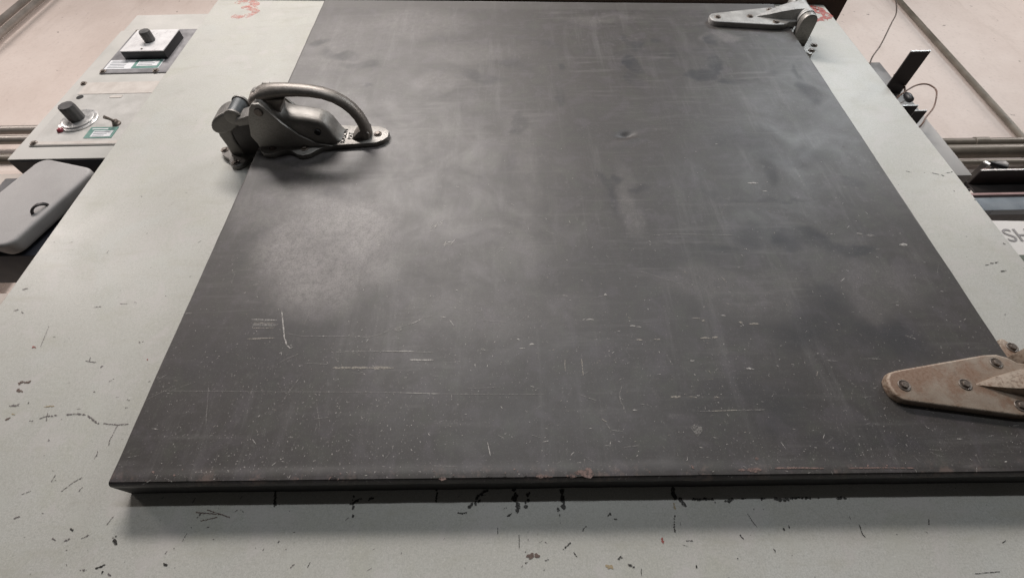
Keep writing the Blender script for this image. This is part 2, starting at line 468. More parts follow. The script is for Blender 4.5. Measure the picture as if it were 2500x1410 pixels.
def mat_marks(name, col, cover, scale=300, rough=0.6, top=1.0):
    # worn paint / scratch film: patchy cover
    t = NT(name); n = t.noise(scale, 4, 0.7)
    t.base(col); t.rough(rough); t.alpha(t.ramp(n, 0.62 - cover * 0.5, 0.74 - cover * 0.3, 0.0, top))
    return t.m

M = {}
M['cabinet'] = mat_cabinet()
M['door'] = mat_door()
M['cast'] = mat_cast('cast_metal', (0.175, 0.166, 0.154), (0.265, 0.252, 0.235), 0.42, 0.42)
M['handle'] = mat_cast('handle_metal', (0.150, 0.134, 0.120), (0.225, 0.203, 0.184), 0.5, 0.38)
M['strike'] = mat_cast('strike_metal', (0.135, 0.127, 0.118), (0.205, 0.194, 0.182), 0.4, 0.44)
M['hinge_clean'] = mat_cast('hinge_metal', (0.26, 0.25, 0.235), (0.46, 0.45, 0.43), 0.25, 0.45)
M['hinge_rust'] = mat_cast('hinge_rusty', (0.190, 0.135, 0.098), (0.262, 0.215, 0.172), 0.10, 0.55, rust=0.80, weark=0.62)
M['roller'] = generic('roller_steel', (0.050, 0.056, 0.060), (0.085, 0.092, 0.097), 60, 0.50, 0.3, 0.1)
M['screw'] = generic('screw_steel', (0.13, 0.105, 0.09), (0.25, 0.21, 0.18), 300, 0.42, 0.4, 0.2)
M['hole'] = generic('dark_recess', (0.008, 0.008, 0.008), (0.016, 0.015, 0.014), 80, 0.8, 0, 0.1)
M['box_paint'] = generic('control_box_paint', (0.48, 0.468, 0.44), (0.55, 0.53, 0.50), 9, 0.5, 0, 0.1)
M['box_side'] = generic('box_side_navy_shade', (0.012, 0.014, 0.021), (0.019, 0.021, 0.030), 12, 0.5, 0, 0.1)  # dark navy, deepened to hold the shade beneath the boxes
M['lid_paint'] = generic('lid_paint', (0.32, 0.305, 0.300), (0.40, 0.383, 0.375), 14, 0.55, 0, 0.15)
M['plate_grey'] = generic('instrument_plate_grey', (0.25, 0.24, 0.25), (0.34, 0.33, 0.34), 30, 0.4, 0.4, 0.1)
M['plate_pale'] = generic('instrument_plate_pale', (0.47, 0.455, 0.43), (0.55, 0.53, 0.505), 25, 0.42, 0, 0.08)
M['cream'] = generic('cream_strip', (0.52, 0.47, 0.43), (0.60, 0.555, 0.515), 40, 0.5, 0, 0.08)
M['black'] = generic('black_plastic', (0.014, 0.014, 0.016), (0.026, 0.025, 0.028), 50, 0.42, 0, 0.1)
M['knob'] = generic('knob_grey', (0.060, 0.058, 0.060), (0.10, 0.095, 0.092), 80, 0.45, 0, 0.15)
M['white_face'] = generic('brushed_face', (0.78, 0.76, 0.76), (0.86, 0.84, 0.84), 60, 0.32, 0.15, 0.05)
M['dial'] = generic('dial_metal', (0.50, 0.49, 0.48), (0.66, 0.65, 0.64), 60, 0.32, 0.5, 0.08)
M['red_lamp'] = generic('red_lens', (0.28, 0.045, 0.06), (0.36, 0.07, 0.09), 60, 0.3, 0, 0.02)
M['green_label'] = generic('green_label', (0.12, 0.25, 0.215), (0.17, 0.30, 0.265), 90, 0.45, 0, 0.02)
M['white_label'] = generic('white_label', (0.72, 0.72, 0.74), (0.80, 0.80, 0.82), 90, 0.45, 0, 0.02)
M['print'] = generic('label_print', (0.20, 0.22, 0.25), (0.30, 0.32, 0.34), 200, 0.5, 0, 0.02)
def mat_wall():
    t = NT('plaster_wall'); n1 = t.noise(1.6, 6, 0.65); n2 = t.noise(60, 5, 0.7); n3 = t.noise(5, 7, 0.7, t.stretch((2.5, 1, 0.6)), 0.5)
    c = t.mix(t.ramp(n1, 0.3, 0.7), (0.62, 0.525, 0.475), (0.72, 0.63, 0.58))
    c = t.mix(t.ramp(n3, 0.50, 0.72, 0, 0.35), c, (0.50, 0.42, 0.37))
    c = t.mix(t.ramp(n2, 0.50, 0.72, 0, 0.35), c, (0.48, 0.41, 0.37))
    c = t.mix(t.ramp(t.noise(28, 3, 0.5), 0.715, 0.74, 0, 0.7), c, (0.22, 0.18, 0.16))
    t.base(c); t.rough(0.8); t.bump(t.math('ADD', n2, n3), 0.3, 0.004); return t.m
M['wall'] = mat_wall()
M['pipe'] = generic('grey_conduit', (0.30, 0.27, 0.24), (0.40, 0.36, 0.33), 12, 0.42, 0.35, 0.15)
M['pipe_dark'] = generic('dark_conduit', (0.15, 0.13, 0.105), (0.23, 0.20, 0.165), 14, 0.45, 0.2, 0.2)
M['flex'] = generic('flex_conduit', (0.58, 0.56, 0.53), (0.68, 0.66, 0.63), 50, 0.35, 0.4, 0.1)
M['wood'] = generic('dark_brown_beam', (0.045, 0.022, 0.014), (0.075, 0.038, 0.024), 10, 0.6, 0, 0.3)
M['iron'] = generic('bare_steel', (0.12, 0.11, 0.105), (0.20, 0.185, 0.175), 30, 0.42, 0.6, 0.2)
M['iron_dark'] = generic('blackened_steel', (0.035, 0.030, 0.030), (0.060, 0.052, 0.050), 30, 0.5, 0.3, 0.2)
M['iron_pale'] = generic('galvanised_steel', (0.42, 0.42, 0.41), (0.56, 0.56, 0.55), 40, 0.35, 0.4, 0.15)
M['pink_end'] = generic('primer_end', (0.42, 0.27, 0.26), (0.52, 0.36, 0.34), 60, 0.6, 0, 0.1)
M['beam_blue'] = generic('blue_grey_beam', (0.25, 0.28, 0.31), (0.32, 0.35, 0.38), 18, 0.32, 0.2, 0.15)
M['side_grey'] = generic('side_box_paint', (0.30, 0.29, 0.28), (0.37, 0.36, 0.35), 14, 0.45, 0, 0.15)
M['sign'] = generic('sign_white', (0.70, 0.67, 0.64), (0.76, 0.73, 0.70), 20, 0.5, 0, 0.03)
M['sign_grey'] = generic('sign_lettering', (0.22, 0.21, 0.21), (0.28, 0.27, 0.27), 60, 0.5, 0, 0.02)
M['sign_yellow'] = generic('sign_yellow', (0.55, 0.50, 0.06), (0.62, 0.57, 0.08), 60, 0.5, 0, 0.02)
M['sign_green'] = generic('sign_dark_green', (0.10, 0.13, 0.10), (0.14, 0.17, 0.13), 60, 0.5, 0, 0.02)
M['wire'] = generic('brown_wire', (0.14, 0.075, 0.05), (0.21, 0.12, 0.085), 60, 0.5, 0, 0.05)
M['wire_dark'] = generic('dark_wire', (0.05, 0.035, 0.025), (0.09, 0.06, 0.045), 60, 0.5, 0, 0.05)
M['chip0'] = mat_marks('bare_black_scar', (0.030, 0.027, 0.024, 1), 0.74, 520, top=0.92)
M['chip1'] = mat_marks('brown_scuff', (0.13, 0.09, 0.075, 1), 0.75, 260)
M['chip2'] = mat_marks('tan_scuff', (0.34, 0.27, 0.17, 1), 0.9, 260)
M['chip4'] = mat_marks('grey_scar', (0.15, 0.13, 0.128, 1), 0.66, 420, top=0.8)
M['chip3'] = mat_marks('red_scuff', (0.30, 0.09, 0.075, 1), 0.95, 260)
M['scr0'] = mat_marks('pale_scratch', (0.52, 0.49, 0.46, 1), 0.60, 420, top=0.8)
M['scr1'] = mat_marks('tan_scratch', (0.40, 0.36, 0.31, 1), 0.60, 420, top=0.65)
M['scr2'] = mat_marks('rust_scuff', (0.20, 0.135, 0.118, 1), 0.55, 230)
M['scr3'] = mat_marks('faint_scratch', (0.34, 0.32, 0.30, 1), 0.45, 420, top=0.55)
M['red_paint'] = mat_marks('red_number_paint', (0.42, 0.085, 0.07, 1), 0.52, 80, top=0.85)
M['red_faint'] = mat_marks('faded_red_number_paint', (0.60, 0.20, 0.165, 1), 0.50, 60, top=0.48)

# ------------------------------------------------------------------ mesh helpers
class MB:
    def __init__(s): s.v = []; s.f = []
    def add(s, vs_, fs): o = len(s.v); s.v += [tuple(p) for p in vs_]; s.f += [tuple(i + o for i in f) for f in fs]; return s
    def box(s, x0, x1, y0, y1, z0, z1):
        return s.add([(x0, y0, z0), (x1, y0, z0), (x1, y1, z0), (x0, y1, z0), (x0, y0, z1), (x1, y0, z1), (x1, y1, z1), (x0, y1, z1)],
                     [(0, 3, 2, 1), (4, 5, 6, 7), (0, 1, 5, 4), (1, 2, 6, 5), (2, 3, 7, 6), (3, 0, 4, 7)])
    def prism(s, poly, fn0, fn1):
        n = len(poly); a = [fn0(p) for p in poly]; b = [fn1(p) for p in poly]
        return s.add(a + b, [tuple(range(n - 1, -1, -1)), tuple(range(n, 2 * n))] + [(i, (i + 1) % n, n + (i + 1) % n, n + i) for i in range(n)])
    def plate(s, poly, y0, y1):                 # outline in X,Z ; extruded along Y
        return s.prism(poly, lambda p: (p[0], y0, p[1]), lambda p: (p[0], y1, p[1]))
    def sideplate(s, poly, z0, z1, ysign=-1, y0=0.0):   # outline in X,height ; extruded along Z
        return s.prism(poly, lambda p: (p[0], y0 + ysign * p[1], z0), lambda p: (p[0], y0 + ysign * p[1], z1))
    def tube(s, path, r, n=10, ry=None, up=(0, 0, 1), caps=True):
        path = [Vector(p) for p in path]; k = len(path); rr = r if isinstance(r, (list, tuple)) else [r] * k
        r2 = (ry if isinstance(ry, (list, tuple)) else [ry] * k) if ry is not None else rr
        vs_ = []; up = Vector(up)
        for i, p in enumerate(path):
            t = (path[min(i + 1, k - 1)] - path[max(i - 1, 0)]).normalized()
            a = t.cross(up)
            if a.length < 1e-4: a = t.cross(Vector((1, 0, 0)))
            a.normalize(); b = a.cross(t).normalized()
            for j in range(n):
                q = 2 * math.pi * j / n; vs_.append(p + a * math.cos(q) * rr[i] + b * math.sin(q) * r2[i])
        fs = [(i * n + j, i * n + (j + 1) % n, (i + 1) * n + (j + 1) % n, (i + 1) * n + j) for i in range(k - 1) for j in range(n)]
        if caps: fs += [tuple(range(n - 1, -1, -1)), tuple((k - 1) * n + j for j in range(n))]
        return s.add(vs_, fs)
    def lathe(s, c, prof, n=24, axis='Y'):      # prof: (radius, distance out towards -Y)
        vs_ = []
        for (r, h) in prof:
            for j in range(n):
                q = 2 * math.pi * j / n
                if axis == 'Y': vs_.append((c[0] + r * math.cos(q), c[1] - h, c[2] + r * math.sin(q)))
                else: vs_.append((c[0] + r * math.cos(q), c[1] + r * math.sin(q), c[2] + h))
        k = len(prof)
        fs = [(i * n + j, i * n + (j + 1) % n, (i + 1) * n + (j + 1) % n, (i + 1) * n + j) for i in range(k - 1) for j in range(n)]
        fs += [tuple(range(n - 1, -1, -1)), tuple((k - 1) * n + j for j in range(n))]
        return s.add(vs_, fs)
    def mesh(s, name, org=(0, 0, 0), bevel=0.0, seg=2, angle=35, smooth=True):
        me = bpy.data.meshes.new(name)
        me.from_pydata([(v[0] - org[0], v[1] - org[1], v[2] - org[2]) for v in s.v], [], s.f)
        bm = bmesh.new(); bm.from_mesh(me)
        bmesh.ops.recalc_face_normals(bm, faces=bm.faces)
        if bevel > 0:
            es = [e for e in bm.edges if len(e.link_faces) == 2 and e.calc_face_angle(0) > rad(angle)]
            bmesh.ops.bevel(bm, geom=es, offset=bevel, segments=seg, profile=0.6, affect='EDGES', clamp_overlap=True)
        bm.to_mesh(me); bm.free()
        if smooth:
            me.shade_smooth(); me.set_sharp_from_angle(angle=rad(42))
        return me

def link(name, me, mat=None, parent=None, loc=(0, 0, 0)):
    o = bpy.data.objects.new(name, me); COL.objects.link(o)
    if mat is not None and not me.materials: me.materials.append(M[mat])
    if parent: o.parent = parent
    o.location = loc; return o
def thing(name, label, cat, loc, group=None):
    o = bpy.data.objects.new(name, None); o.empty_display_size = 0.05; COL.objects.link(o); o.location = loc
    o['label'] = label; o['category'] = cat
    if group: o['group'] = group
    return o
def tag(o, label, cat, group=None):
    o['label'] = label; o['category'] = cat
    if group: o['group'] = group
    return o
def part(name, mb, mat, parent, org, label=None, **kw):
    o = link(name, mb.mesh(name, org, **kw), mat, parent)
    if label: o['label'] = label
    return o
def text_mesh(body, size, extrude=0.0002):
    c = bpy.data.curves.new('lettering', 'FONT'); c.body = body; c.size = size; c.extrude = extrude; c.align_x = 'CENTER'; c.align_y = 'CENTER'
    o = bpy.data.objects.new('lettering', c); COL.objects.link(o)
    dg = bpy.context.evaluated_depsgraph_get(); dg.update()
    me = bpy.data.meshes.new_from_object(o.evaluated_get(dg)); COL.objects.unlink(o); bpy.data.objects.remove(o)
    me.materials.clear(); return me

def ribbon(mb, pts, width, y, jit=0.25, seed=0, step=0.004):
    """irregular flat mark along pts (X,Z metres)"""
    rnd = random.Random(seed)
    P = []
    for (a, b) in zip(pts[:-1], pts[1:]):
        L = math.hypot(b[0] - a[0], b[1] - a[1]); n = max(1, int(L / step))
        for i in range(n): P.append((a[0] + (b[0] - a[0]) * i / n, a[1] + (b[1] - a[1]) * i / n))
    P.append(pts[-1])
    if len(P) < 3: P = [P[0], ((P[0][0] + P[-1][0]) / 2, (P[0][1] + P[-1][1]) / 2), P[-1]]
    k = len(P); up = []; dn = []
    for i, p in enumerate(P):
        a = P[max(i - 1, 0)]; b = P[min(i + 1, k - 1)]; dx, dz = b[0] - a[0], b[1] - a[1]; L = math.hypot(dx, dz) or 1
        nx, nz = -dz / L, dx / L
        e = 0.30 if i in (0, k - 1) else 1.0
        wd = width / 2 * e * (1 + rnd.uniform(-jit, jit) * 1.6)
        ox = rnd.uniform(-jit, jit) * width * 0.35
        up.append((p[0] + nx * (wd + ox), y, p[1] + nz * (wd + ox))); dn.append((p[0] - nx * (wd - ox), y, p[1] - nz * (wd - ox)))
    mb.add(up + dn, [(i, k + i, k + i + 1, i + 1) for i in range(k - 1)])

def blobs(mb, pts, width, y, seed=0, gap=0.12):
    """ragged flake scars along pts (X,Z metres)"""
    rnd = random.Random(seed); r = width / 2
    for (a, b) in zip(pts[:-1], pts[1:]):
        L = math.hypot(b[0] - a[0], b[1] - a[1]); n = max(2, int(L / (r * 0.85)) + 1); th = math.atan2(b[1] - a[1], b[0] - a[0])
        for i in range(n):
            if n > 3 and rnd.random() < gap: continue
            t_ = (i + rnd.uniform(-0.3, 0.3)) / (n - 1); cx_ = a[0] + (b[0] - a[0]) * t_ + rnd.gauss(0, r * 0.28); cz_ = a[1] + (b[1] - a[1]) * t_ + rnd.gauss(0, r * 0.28)
            k = rnd.choice((6, 7, 8, 9)); el = rnd.uniform(0.9, 1.7); R0 = r * rnd.uniform(0.45, 1.1); poly = []
            for q in range(k):
                an = 2 * math.pi * q / k; rr = R0 * rnd.uniform(0.55, 1.25); px_, pz_ = rr * el * math.cos(an), rr * math.sin(an)
                poly.append((cx_ + px_ * math.cos(th) - pz_ * math.sin(th), y - rnd.uniform(0, 0.00012), cz_ + px_ * math.sin(th) + pz_ * math.cos(th)))
            yy = poly[0][1]; mb.add([(p[0], yy, p[2]) for p in poly], [tuple(range(k))])

# ------------------------------------------------------------------ the oven
XL, XR = -0.857, 0.857
ztop = lambda x: 1.367 + (0.857 - x) * 0.070
OV = (0, 0.3, -0.75)
oven = thing('oven', 'pale grey-green industrial oven with a big dark grey door', 'oven', OV)
cb = MB(); zb = -0.75
cb.add([(XL, 0, zb), (XR, 0, zb), (XR, 0.62, zb), (XL, 0.62, zb), (XL, 0, ztop(XL)), (XR, 0, ztop(XR)), (XR, 0.62, ztop(XR)), (XL, 0.62, ztop(XL))],
       [(0, 3, 2, 1), (4, 5, 6, 7), (0, 1, 5, 4), (1, 2, 6, 5), (2, 3, 7, 6), (3, 0, 4, 7)])
cabinet = part('cabinet', cb, 'cabinet', oven, OV, bevel=0.0022, seg=3)

# paint chips on the cabinet face, one mesh per colour
for kk, nm in ((0, 'paint_chips'), (1, 'brown_scuffs'), (2, 'tan_scuffs'), (3, 'red_scuffs'), (4, 'faded_scars')):
    mb = MB()
    for i, (pts, wd, k) in enumerate(CHIPS_):
        if k != kk: continue
        blobs(mb, [(p[0] / 1000, p[1] / 1000) for p in pts], wd / 1000, -0.0004, i)
    if kk in (0, 4):
        rnd = random.Random(11 + kk)
        for i in range(300 if kk == 0 else 520):
            x = rnd.uniform(XL + 0.005, XR - 0.005); z = rnd.uniform(-0.02, 1.1)
            inside = -0.5 < x < 0.67 and 0.125 < z < 1.3
            wgt = max(0.06, (1 - max(0, z) / 0.75)) * (1.0 if x < 0.1 else 0.55)
            if inside or rnd.random() > wgt: continue
            L = abs(rnd.gauss(0, 0.0014)) + 0.0005; a = rnd.choice([rnd.gauss(0.2, 0.5), rnd.gauss(1.2, 0.6)])
            blobs(mb, [(x - L * math.cos(a), z - L * math.sin(a)), (x + L * math.cos(a), z + L * math.sin(a))], rnd.uniform(0.0006, 0.0014), -0.0004, 1000 + i)
    o = part(nm, mb, 'chip%d' % kk, cabinet, OV, smooth=False); o['kind'] = 'stuff'
# hand painted numbers
def number(strokes, mat, label):
    mb = MB()
    for i, s_ in enumerate(strokes): ribbon(mb, s_, 0.021, -0.0005 - 0.00003 * i, 0.22, 40 + i, 0.006)
    part('painted_number', mb, mat, cabinet, OV, label=label, smooth=False)
number([[(-0.800, 1.452), (-0.775, 1.463), (-0.748, 1.460), (-0.735, 1.442), (-0.752, 1.428), (-0.772, 1.424)], [(-0.765, 1.425), (-0.735, 1.418), (-0.720, 1.398), (-0.735, 1.380), (-0.762, 1.372), (-0.785, 1.376)]], 'red_faint', 'faded red hand painted 3')
number([[(0.792, 1.352), (0.815, 1.358), (0.836, 1.350), (0.838, 1.338), (0.818, 1.332)], [(0.818, 1.331), (0.840, 1.322), (0.845, 1.305), (0.830, 1.291), (0.800, 1.289), (0.786, 1.298)]], 'red_paint', 'red hand painted 3 by the upper hinge')

# ---- door: one folded sheet, slightly wavy, with a knock in it
DX0, DX1, DZ0, DT = -0.504, 0.675, 0.1292, 0.045
dtop = lambda x: 1.2825 + (0.675 - x) * 0.0665
def axis(n, r0, r1, t):
    out = [(0.0, 0.0, 1)]                                # (position 0..1, depth, edge offset)
    return out
def arc(r, k=4): return [(r * (1 - math.cos(math.pi / 2 * i / k)), DT - r + r * math.sin(math.pi / 2 * i / k)) for i in range(k + 1)]
ue = [(0.0, 0.0), (0.0, 0.033)] + arc(0.0022); ve = [(0.0, 0.0), (0.0, 0.033)] + arc(0.0085, 6)
NU, NV = 280, 280
us = [('a', o_, d) for o_, d in ue] + [('m', i / NU, DT) for i in range(1, NU)] + [('b', o_, d) for o_, d in reversed(ue)]
vs2 = [('a', o_, d) for o_, d in ve] + [('m', i / NV, DT) for i in range(1, NV)] + [('b', o_, d) for o_, d in reversed(ue)]
def coord(e, lo, hi): return lo + e[1] if e[0] == 'a' else hi - e[1] if e[0] == 'b' else lo + (hi - lo) * e[1]
from mathutils import noise as mn
DENTS = ((0.265, 1.02, 0.028, 0.0012), (0.255, 1.13, 0.02, 0.0009), (0.47, 1.0, 0.032, 0.0013), (0.64, 0.90, 0.025, 0.0010), (-0.02, 0.80, 0.022, 0.0008), (0.52, 0.48, 0.035, 0.0011), (0.18, 0.60, 0.02, 0.0007), (-0.30, 1.05, 0.03, 0.0008), (0.35, 0.66, 0.02, 0.0007))
dv = []; df = []
for j, ev in enumerate(vs2):
    for i, eu in enumerate(us):
        x = coord(eu, DX0, DX1); z = coord(ev, DZ0, dtop(x)); d = min(eu[2], ev[2])
        if eu[0] != 'm': x += 0.0011 * mn.noise(Vector((x, z * 7, 0.7))) + 0.0005 * mn.noise(Vector((x, z * 31, 4.7)))
        if ev[0] != 'm': z += 0.0010 * mn.noise(Vector((x * 5, z, 2.7))) + 0.0005 * mn.noise(Vector((x * 33, z, 6.7)))
        if d == DT:
            d += 0.0006 * mn.noise(Vector((x * 3.1, z * 2.7, 3.3))) + 0.00035 * mn.noise(Vector((x * 11, z * 9, 1.3)))
            d += 0.0007 * math.exp(-((z - 0.140) / 0.006) ** 2)                      # fold ridge
            ddx, ddz = (x - 0.222) / 0.015, (z - 0.774 - (x - 0.222) * 0.25) / 0.0095   # the knock
            d -= 0.0070 * math.exp(-(ddx * ddx + ddz * ddz)); d += 0.0022 * math.exp(-((ddx * 0.8) ** 2 + (ddz + 1.7) ** 2))
            for (bx, bz, br, ba) in DENTS: d -= ba * math.exp(-(((x - bx) / br) ** 2 + ((z - bz) / (br * 1.5)) ** 2))
            d -= 0.0025 * math.exp(-(((x - 0.24) / 0.08) ** 2 + ((z - 0.80) / 0.06) ** 2))
        dv.append((x, -d, z))
nu = len(us)
df = [(j * nu + i, j * nu + i + 1, (j + 1) * nu + i + 1, (j + 1) * nu + i) for j in range(len(vs2) - 1) for i in range(nu - 1)]
mb = MB(); mb.add(dv, df); door = part('door', mb, 'door', oven, OV, label='dark grey scuffed oven door')
M['dark_edge'] = generic('black_door_edge', (0.010, 0.009, 0.009), (0.020, 0.018, 0.017), 60, 0.7, 0, 0.2)  # near-black door edge puts the underside's shade into the colour
door.data.materials.append(M['dark_edge'])
for p_ in door.data.polygons:
    if p_.center.y + OV[1] > -0.034: p_.material_index = 1
# rub and grease stains, painted sheen and handle shadow: soft irregular patches stored per point of the sheet
rub = door.data.attributes.new('rubbed_and_sheen', 'FLOAT', 'POINT'); gre = door.data.attributes.new('greasy_and_shadow', 'FLOAT', 'POINT')
for i, v_ in enumerate(door.data.vertices):
    x, z = v_.co.x + OV[0], v_.co.z + OV[2]
    n1 = mn.fractal(Vector((x * 13, z * 11, 5.1)), 0.8, 2.1, 4); n2 = mn.fractal(Vector((x * 13, z * 11, 9.7)), 0.8, 2.1, 4)
    xw, zw = x + 0.016 * n1, z + 0.020 * n2; pa = da = 0.0
    for (sx_, sz_, rx_, rz_, ang_, val_, soft_) in STAINS_SHEEN_SHADOW_:
        dx_, dz_ = xw - sx_, zw - sz_
        if abs(dx_) > 2.2 * max(rx_, rz_) or abs(dz_) > 2.2 * max(rx_, rz_): continue
        a_ = rad(ang_); ux = (dx_ * math.cos(a_) + dz_ * math.sin(a_)) / rx_; uz = (-dx_ * math.sin(a_) + dz_ * math.cos(a_)) / rz_
        k_ = min(1.0, max(0.0, (1.35 - ux * ux - uz * uz) / (1.35 * min(1.0, soft_ * 1.7)))); k_ = k_ * k_ * (3 - 2 * k_) * abs(val_)
        if val_ > 0: pa = max(pa, k_)
        else: da = max(da, k_)
    rub.data[i].value = pa * (1 + 0.35 * n2); gre.data[i].value = da * min(1.2, max(0.25, 0.75 + 0.7 * n1))
def door_y(x, z): return -DT - 0.0006 * mn.noise(Vector((x * 3.1, z * 2.7, 3.3))) - 0.00035 * mn.noise(Vector((x * 11, z * 9, 1.3))) - 0.0007 * math.exp(-((z - 0.140) / 0.006) ** 2)
for kk, nm in ((0, 'pale_scratches'), (1, 'tan_scratches'), (2, 'rust_patches'), (3, 'faint_scratches')):
    mb = MB()
    for i, (pts, wd, k) in enumerate(SCRATCHES_):
        if k == kk: ribbon(mb, [(p[0] / 1000, p[1] / 1000) for p in pts], wd / 1000, 0, 0.40 if wd > 2 else 0.25, i, 0.004)
    rnd = random.Random(90 + kk)
    for i in range({0: 620, 1: 160, 2: 26, 3: 150}[kk]):
        x = rnd.uniform(DX0 + 0.008, DX1 - 0.008); z = DZ0 + 0.004 + abs(rnd.gauss(0, 0.24)) if kk != 2 else DZ0 + 0.004 + abs(rnd.gauss(0, 0.008))
        if z > 1.2: continue
        L = abs(rnd.gauss(0, 0.0010 if kk != 3 else 0.006)) * (2.5 if rnd.random() < 0.12 else 1) + 0.0005; a = rnd.gauss(0.0, 0.45) if rnd.random() < 0.45 else rnd.uniform(0, math.pi)
        ribbon(mb, [(x - L * math.cos(a), z - L * math.sin(a)), (x + L * math.cos(a), z + L * math.sin(a))], rnd.uniform(0.0005, 0.0009) * (3 if kk == 2 else 1), 0, 0.4, 5000 + i, 0.002)
    mb.v = [(x, door_y(x, z) - 0.00045 - 0.00004 * kk, z) for x, y, z in mb.v]
    o = part(nm, mb, 'scr%d' % kk, door, OV, smooth=False); o['kind'] = 'stuff'

# ---- screw shared by all ironmongery (points out towards -Y from its own origin)
def screw_mesh(name, r=0.0065):
    mb = MB()
    mb.lathe((0, 0, 0), [(r * 1.25, -0.001), (r * 1.25, 0.0007), (r * 1.05, 0.0012), (r * 0.98, 0.0003)], 20)
    hexa = [(r * 0.72 * math.cos(math.pi / 3 * i + 0.4), r * 0.72 * math.sin(math.pi / 3 * i + 0.4)) for i in range(6)]
    mb.plate(hexa, 0.0, -0.0034)
    return mb.mesh(name, bevel=0.0004, seg=1)
SCREW = screw_mesh('screw'); SCREW.materials.append(M['screw'])

# ---- latch on the door
LZ = 0.777
LB = (-0.40, -DT, LZ)
half = [(-0.496, -0.022), (-0.492, -0.036), (-0.485, -0.047), (-0.474, -0.0535), (-0.461, -0.0525), (-0.449, -0.044), (-0.437, -0.041), (-0.425, -0.047), (-0.414, -0.0555), (-0.403, -0.0585), (-0.391, -0.0550), (-0.381, -0.0455), (-0.370, -0.0370), (-0.350, -0.0310), (-0.32, -0.0285), (-0.285, -0.0265), (-0.268, -0.0245), (-0.255, -0.0175), (-0.2475, -0.008)]
outl = half + [(x, -z) for x, z in reversed(half)]
latch = link('latch', MB().plate([(x, LZ + z) for x, z in outl], -DT + 0.0012, -DT - 0.0095).mesh('latch', OV, bevel=0.0013, seg=2, angle=50), 'cast', oven)
latch['label'] = 'cast metal latch with arched pull handle'
# body: lofted casting
st = [(-0.497, .024, .040), (-0.493, .0285, .060), (-0.484, .0305, .080), (-0.473, .0315, .096), (-0.462, .032, .1045), (-0.452, .032, .105), (-0.445, .0315, .098), (-0.437, .0310, .083), (-0.428, .0300, .0715), (-0.415, .0295, .0665), (-0.39, .0285, .0630), (-0.368, .0275, .0575), (-0.3585, .0265, .0530), (-0.3515, .0255, .0430), (-0.3465, .0245, .0280), (-0.3425, .0235, .0160), (-0.336, .022, .0095)]
bv = []; nsec = 15
for (x, wd, h) in st:
    for k in range(nsec):
        q = math.pi * k / (nsec - 1); c_, s_ = math.cos(q), math.sin(q); e = 0.42
        zz = math.copysign(abs(c_) ** e, c_) * wd * (1.10 - 0.10 * abs(s_) ** e); hh = abs(s_) ** e * h
        bv.append((x, -DT - hh + 0.001 * (hh == 0), LZ + zz))
bf = [(i * nsec + k, i * nsec + k + 1, (i + 1) * nsec + k + 1, (i + 1) * nsec + k) for i in range(len(st) - 1) for k in range(nsec - 1)]
bf += [tuple(range(nsec)), tuple((len(st) - 1) * nsec + k for k in reversed(range(nsec)))]
mb = MB(); mb.add(bv, bf); part('latch_body', mb, 'cast', latch, OV)
cheek = [(-0.479, .0095), (-0.490, .013), (-0.4965, .037), (-0.484, .073), (-0.4715, .096), (-0.464, .1035), (-0.4515, .104), (-0.4445, .094), (-0.428, .064), (-0.406, .036), (-0.378, .017), (-0.350, .0095)]
for sgn in (-1, 1):
    mb = MB(); mb.sideplate(cheek, LZ + sgn * 0.030, LZ + sgn * 0.0348, y0=-DT)
    part('cheek_plate', mb, 'cast', latch, OV, bevel=0.0012, seg=2)
mb = MB(); mb.lathe((-0.458, -DT - 0.088, LZ - 0.0385), [(0.0075, 0), (0.0075, 0.077)], 20, axis='Z'); part('pivot_pin', mb, 'screw', latch, OV, bevel=0.001, seg=1)
mb = MB(); mb.lathe((-0.3705, -DT - 0.0385, LZ - 0.0312), [(0.0058, 0), (0.0058, 0.003)], 20, axis='Z'); part('pin_hole', mb, 'hole', latch, OV)
# arched handle
hp = [(-0.478, .088), (-0.468, .0975), (-0.452, .104), (-0.432, .1075), (-0.410, .1085), (-0.388, .1075), (-0.366, .1050), (-0.346, .1005), (-0.328, .0925), (-0.3135, .0815), (-0.302, .0675), (-0.2945, .0520), (-0.2905, .0360), (-0.2890, .0220), (-0.2905, .0085)]
ht = [.0085, .0110, .0122, .0115, .0105, .0098, .0093, .0090, .0090, .0092, .0096, .0100, .0104, .0112, .0118]
hw = [.016, .018, .019, .0175, .0155, .0145, .0140, .0138, .0138, .0140, .0142, .0145, .0150, .0160, .0170]
mb = MB(); mb.tube([(x, -DT - h, LZ) for x, h in hp], ht, 16, ry=hw)
handle = part('handle', mb, 'handle', latch, OV)
mb = MB(); mb.sideplate([(-0.466, .094), (-0.450, .098), (-0.412, .100), (-0.416, .094), (-0.4265, .082), (-0.430, .070), (-0.440, .074)], LZ - 0.0165, LZ + 0.0165, y0=-DT); part('handle_web', mb, 'handle', handle, OV, bevel=0.003, seg=3)
mb = MB(); mb.sideplate([(-0.290, .030), (-0.300, .026), (-0.3185, .0085), (-0.284, .0085), (-0.280, .022)], LZ - 0.0155, LZ + 0.0155, y0=-DT); part('handle_foot', mb, 'handle', handle, OV, bevel=0.003, seg=3)
mb = MB(); mb.lathe((-0.462, -DT - 0.1065, LZ), [(0.008, 0), (0.008, 0.004), (0.006, 0.0055)], 18); part('cap_nut', mb, 'strike', latch, OV)
mb = MB(); mb.sideplate([(-0.486, .050), (-0.520, .045), (-0.526, .052), (-0.520, .060), (-0.486, .070)], LZ - 0.017, LZ + 0.017, y0=-DT); part('tongue', mb, 'strike', latch, OV, bevel=0.003, seg=2)
